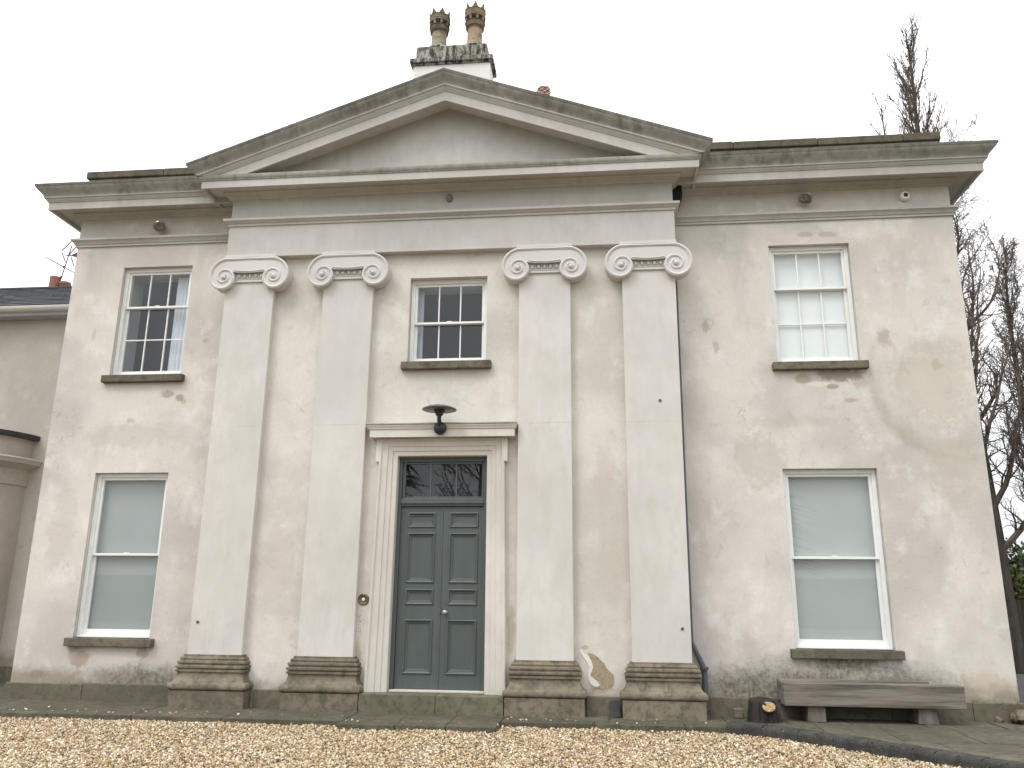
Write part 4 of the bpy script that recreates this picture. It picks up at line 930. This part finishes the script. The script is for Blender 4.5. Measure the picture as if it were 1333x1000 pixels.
BR_ = dict(seg=[12, 8, 6, 4], jit=[.05, .12, .16, .2], up=[.04, .10, .06, .02], taper=.25, min=.006, n=[30, 13, 7], start=[.2, .1, .1], ang=[50, 45, 45], len=[.36, .40, .45], rr=[.38, .5, .55])
tree('poplar_tree', 'tall bare upswept tree rising behind the right end of the roof', (13.8, 15, -.1), 21.2, .30, POP, 3)
tree('bare_tree', 'twisted bare tree nearest the right end wall, rising highest', (12.2, 9, -.1), 13.0, .16, dict(TW, jit=[.012, .16, .24, .30], ang=[38, 42, 45], rr=[.6, .5, .55], len=[.38, .40, .48]), 5, (.0, 0, 1), 'bare trees at the right edge')
tree('bare_tree', 'upright bare tree with dense twigs at the right edge', (13.1, 8.8, -.1), 10.3, .16, dict(TW, jit=[.012, .10, .22, .28], ang=[26, 42, 45]), 8, (0, 0, 1), 'bare trees at the right edge')
tree('bare_tree', 'spreading bare tree whose branches reach in from the right edge', (15.6, 10.5, -.1), 9.5, .28, BR_, 11, (0, 0, 1), 'bare trees at the right edge')
tree('bare_tree', 'small bare tree top just showing left of the tall tree above the roof', (13.15, 15.5, -.1), 19.6, .16, dict(POP, n=[26, 8, 5], len=[.12, .36, .45]), 21)
# ivy on trunks
def leafcloud(m, n, fn, s, rnd):
    for k in range(n):
        c = Vector(fn(rnd)); u = Vector((rnd.gauss(0, 1), rnd.gauss(0, 1), rnd.gauss(0, 1))).normalized(); v = u.cross(Vector((rnd.gauss(0, 1), rnd.gauss(0, 1), rnd.gauss(0, 1)))).normalized()
        a = s * rnd.uniform(.6, 1.4); m.add([c - u * a, c + v * a * .6, c + u * a, c - v * a * .6], [(0, 1, 2, 3)])
rnd = random.Random(4)
# hedge and shrub and fence at the right edge
t = thing('hedge', 'dark evergreen hedge behind the fence at the right edge', 'hedge', (15.5, 16, -.1)); m = MB()
leafcloud(m, 9000, lambda r: (r.uniform(-4, 5), r.gauss(0, .6), (3.3 + .35 * math.sin(r.random() * 9)) * r.random() ** .6), .09, rnd); stuff(m.build('foliage', M_hedge, t, fix=False))
MB().box(-3.9, 4.9, -.3, .3, 0, 3.0).build('twig_core', M_hedge, t)
t = thing('shrub', 'olive green shrub in front of the dark hedge', 'shrub', (14.9, 14.6, -.1)); m = MB()
def ell(r):
    while True:
        p = [r.uniform(-1, 1) for _ in range(3)]
        if .3 < sum(a * a for a in p) < 1: return (p[0] * 1.5, p[1] * .8, 1.7 + p[2] * 1.1)
leafcloud(m, 3000, ell, .08, rnd); stuff(m.build('foliage', M_leafy, t, fix=False)); MB().tube([(0, 0, 0), (.05, 0, 1.2)], [.07, .03], 6).build('stem', M_bark, t)
t = thing('fence', 'dark timber fence of upright boards at the right edge', 'fence', (12.2, 12.2, -.1)); bmesh0 = None
for k in range(42):
    x = k * .145
    if bmesh0 is None: o = MB().box(0, .13, -.012, .012, .05, 1.75).build('board', M_fence, t); bmesh0 = o.data
    else: o = bpy.data.objects.new('board', bmesh0); COL.objects.link(o); o.parent = t
    o.location = (x, random.uniform(-.006, .006), random.uniform(-.02, .02))
for k in range(4): MB().box(k * 2 - .05, k * 2 + .05, .02, .12, 0, 1.95).build('post', M_fence, t)
for z in (.4, 1.45): MB().box(0, 6.1, .013, .05, z, z + .09).build('rail', M_fence, t)

# ------------------------------------------------------------------ garden on the camera's side, seen only mirrored in the glass
def conifer(loc, H, rad, label, seed):
    t = thing('conifer_tree', label, 'tree', loc); rn = random.Random(seed); m = MB()
    MB().tube([(0, 0, 0), (0, 0, H)], [.25, .03], 8).build('trunk', M_bark, t)
    for k in range(int(H * 16)):
        z = rn.uniform(.8, H); R0 = rad * (1 - z / H) ** .8 + .1; a = rn.random() * 6.283; Lb = R0 * rn.uniform(.75, 1.1)
        for i in range(9):
            u = (i + 1) / 9; c = Vector((math.cos(a) * Lb * u, math.sin(a) * Lb * u, z - .25 * Lb * u * u)); s_ = Vector((-math.sin(a), math.cos(a), -.3)) * .28 * (1.2 - u); e = Vector((math.cos(a), math.sin(a), -.2)) * .2
            m.add([c - s_, c - e * .3, c + s_ * .9, c + e], [(0, 1, 2, 3)])
    m.build('crown', M_hedge, t, fix=False)
conifer((-5.6, -20, -.1), 13, 3.0, 'dark conifer mirrored at the left of the glass above the door', 31)
conifer((10.4, -26, -.1), 13, 2.8, 'dark conifer mirrored in the lower right window', 32)
tree('bare_tree', 'spreading bare tree mirrored in the glass above the door', (-2.6, -20, -.1), 9, .26, dict(BR_, start=[.25, .1, .1], n=[22, 8, 4], min=.012), 41)
t = thing('hedge', 'clipped evergreen hedge across the drive from the house, mirrored in the lower windows', 'hedge', (0, -38, -.1)); MB().box(-30, 30, -.8, .8, 0, 2.8).build('foliage', M_hedge, t, bevel=.3)
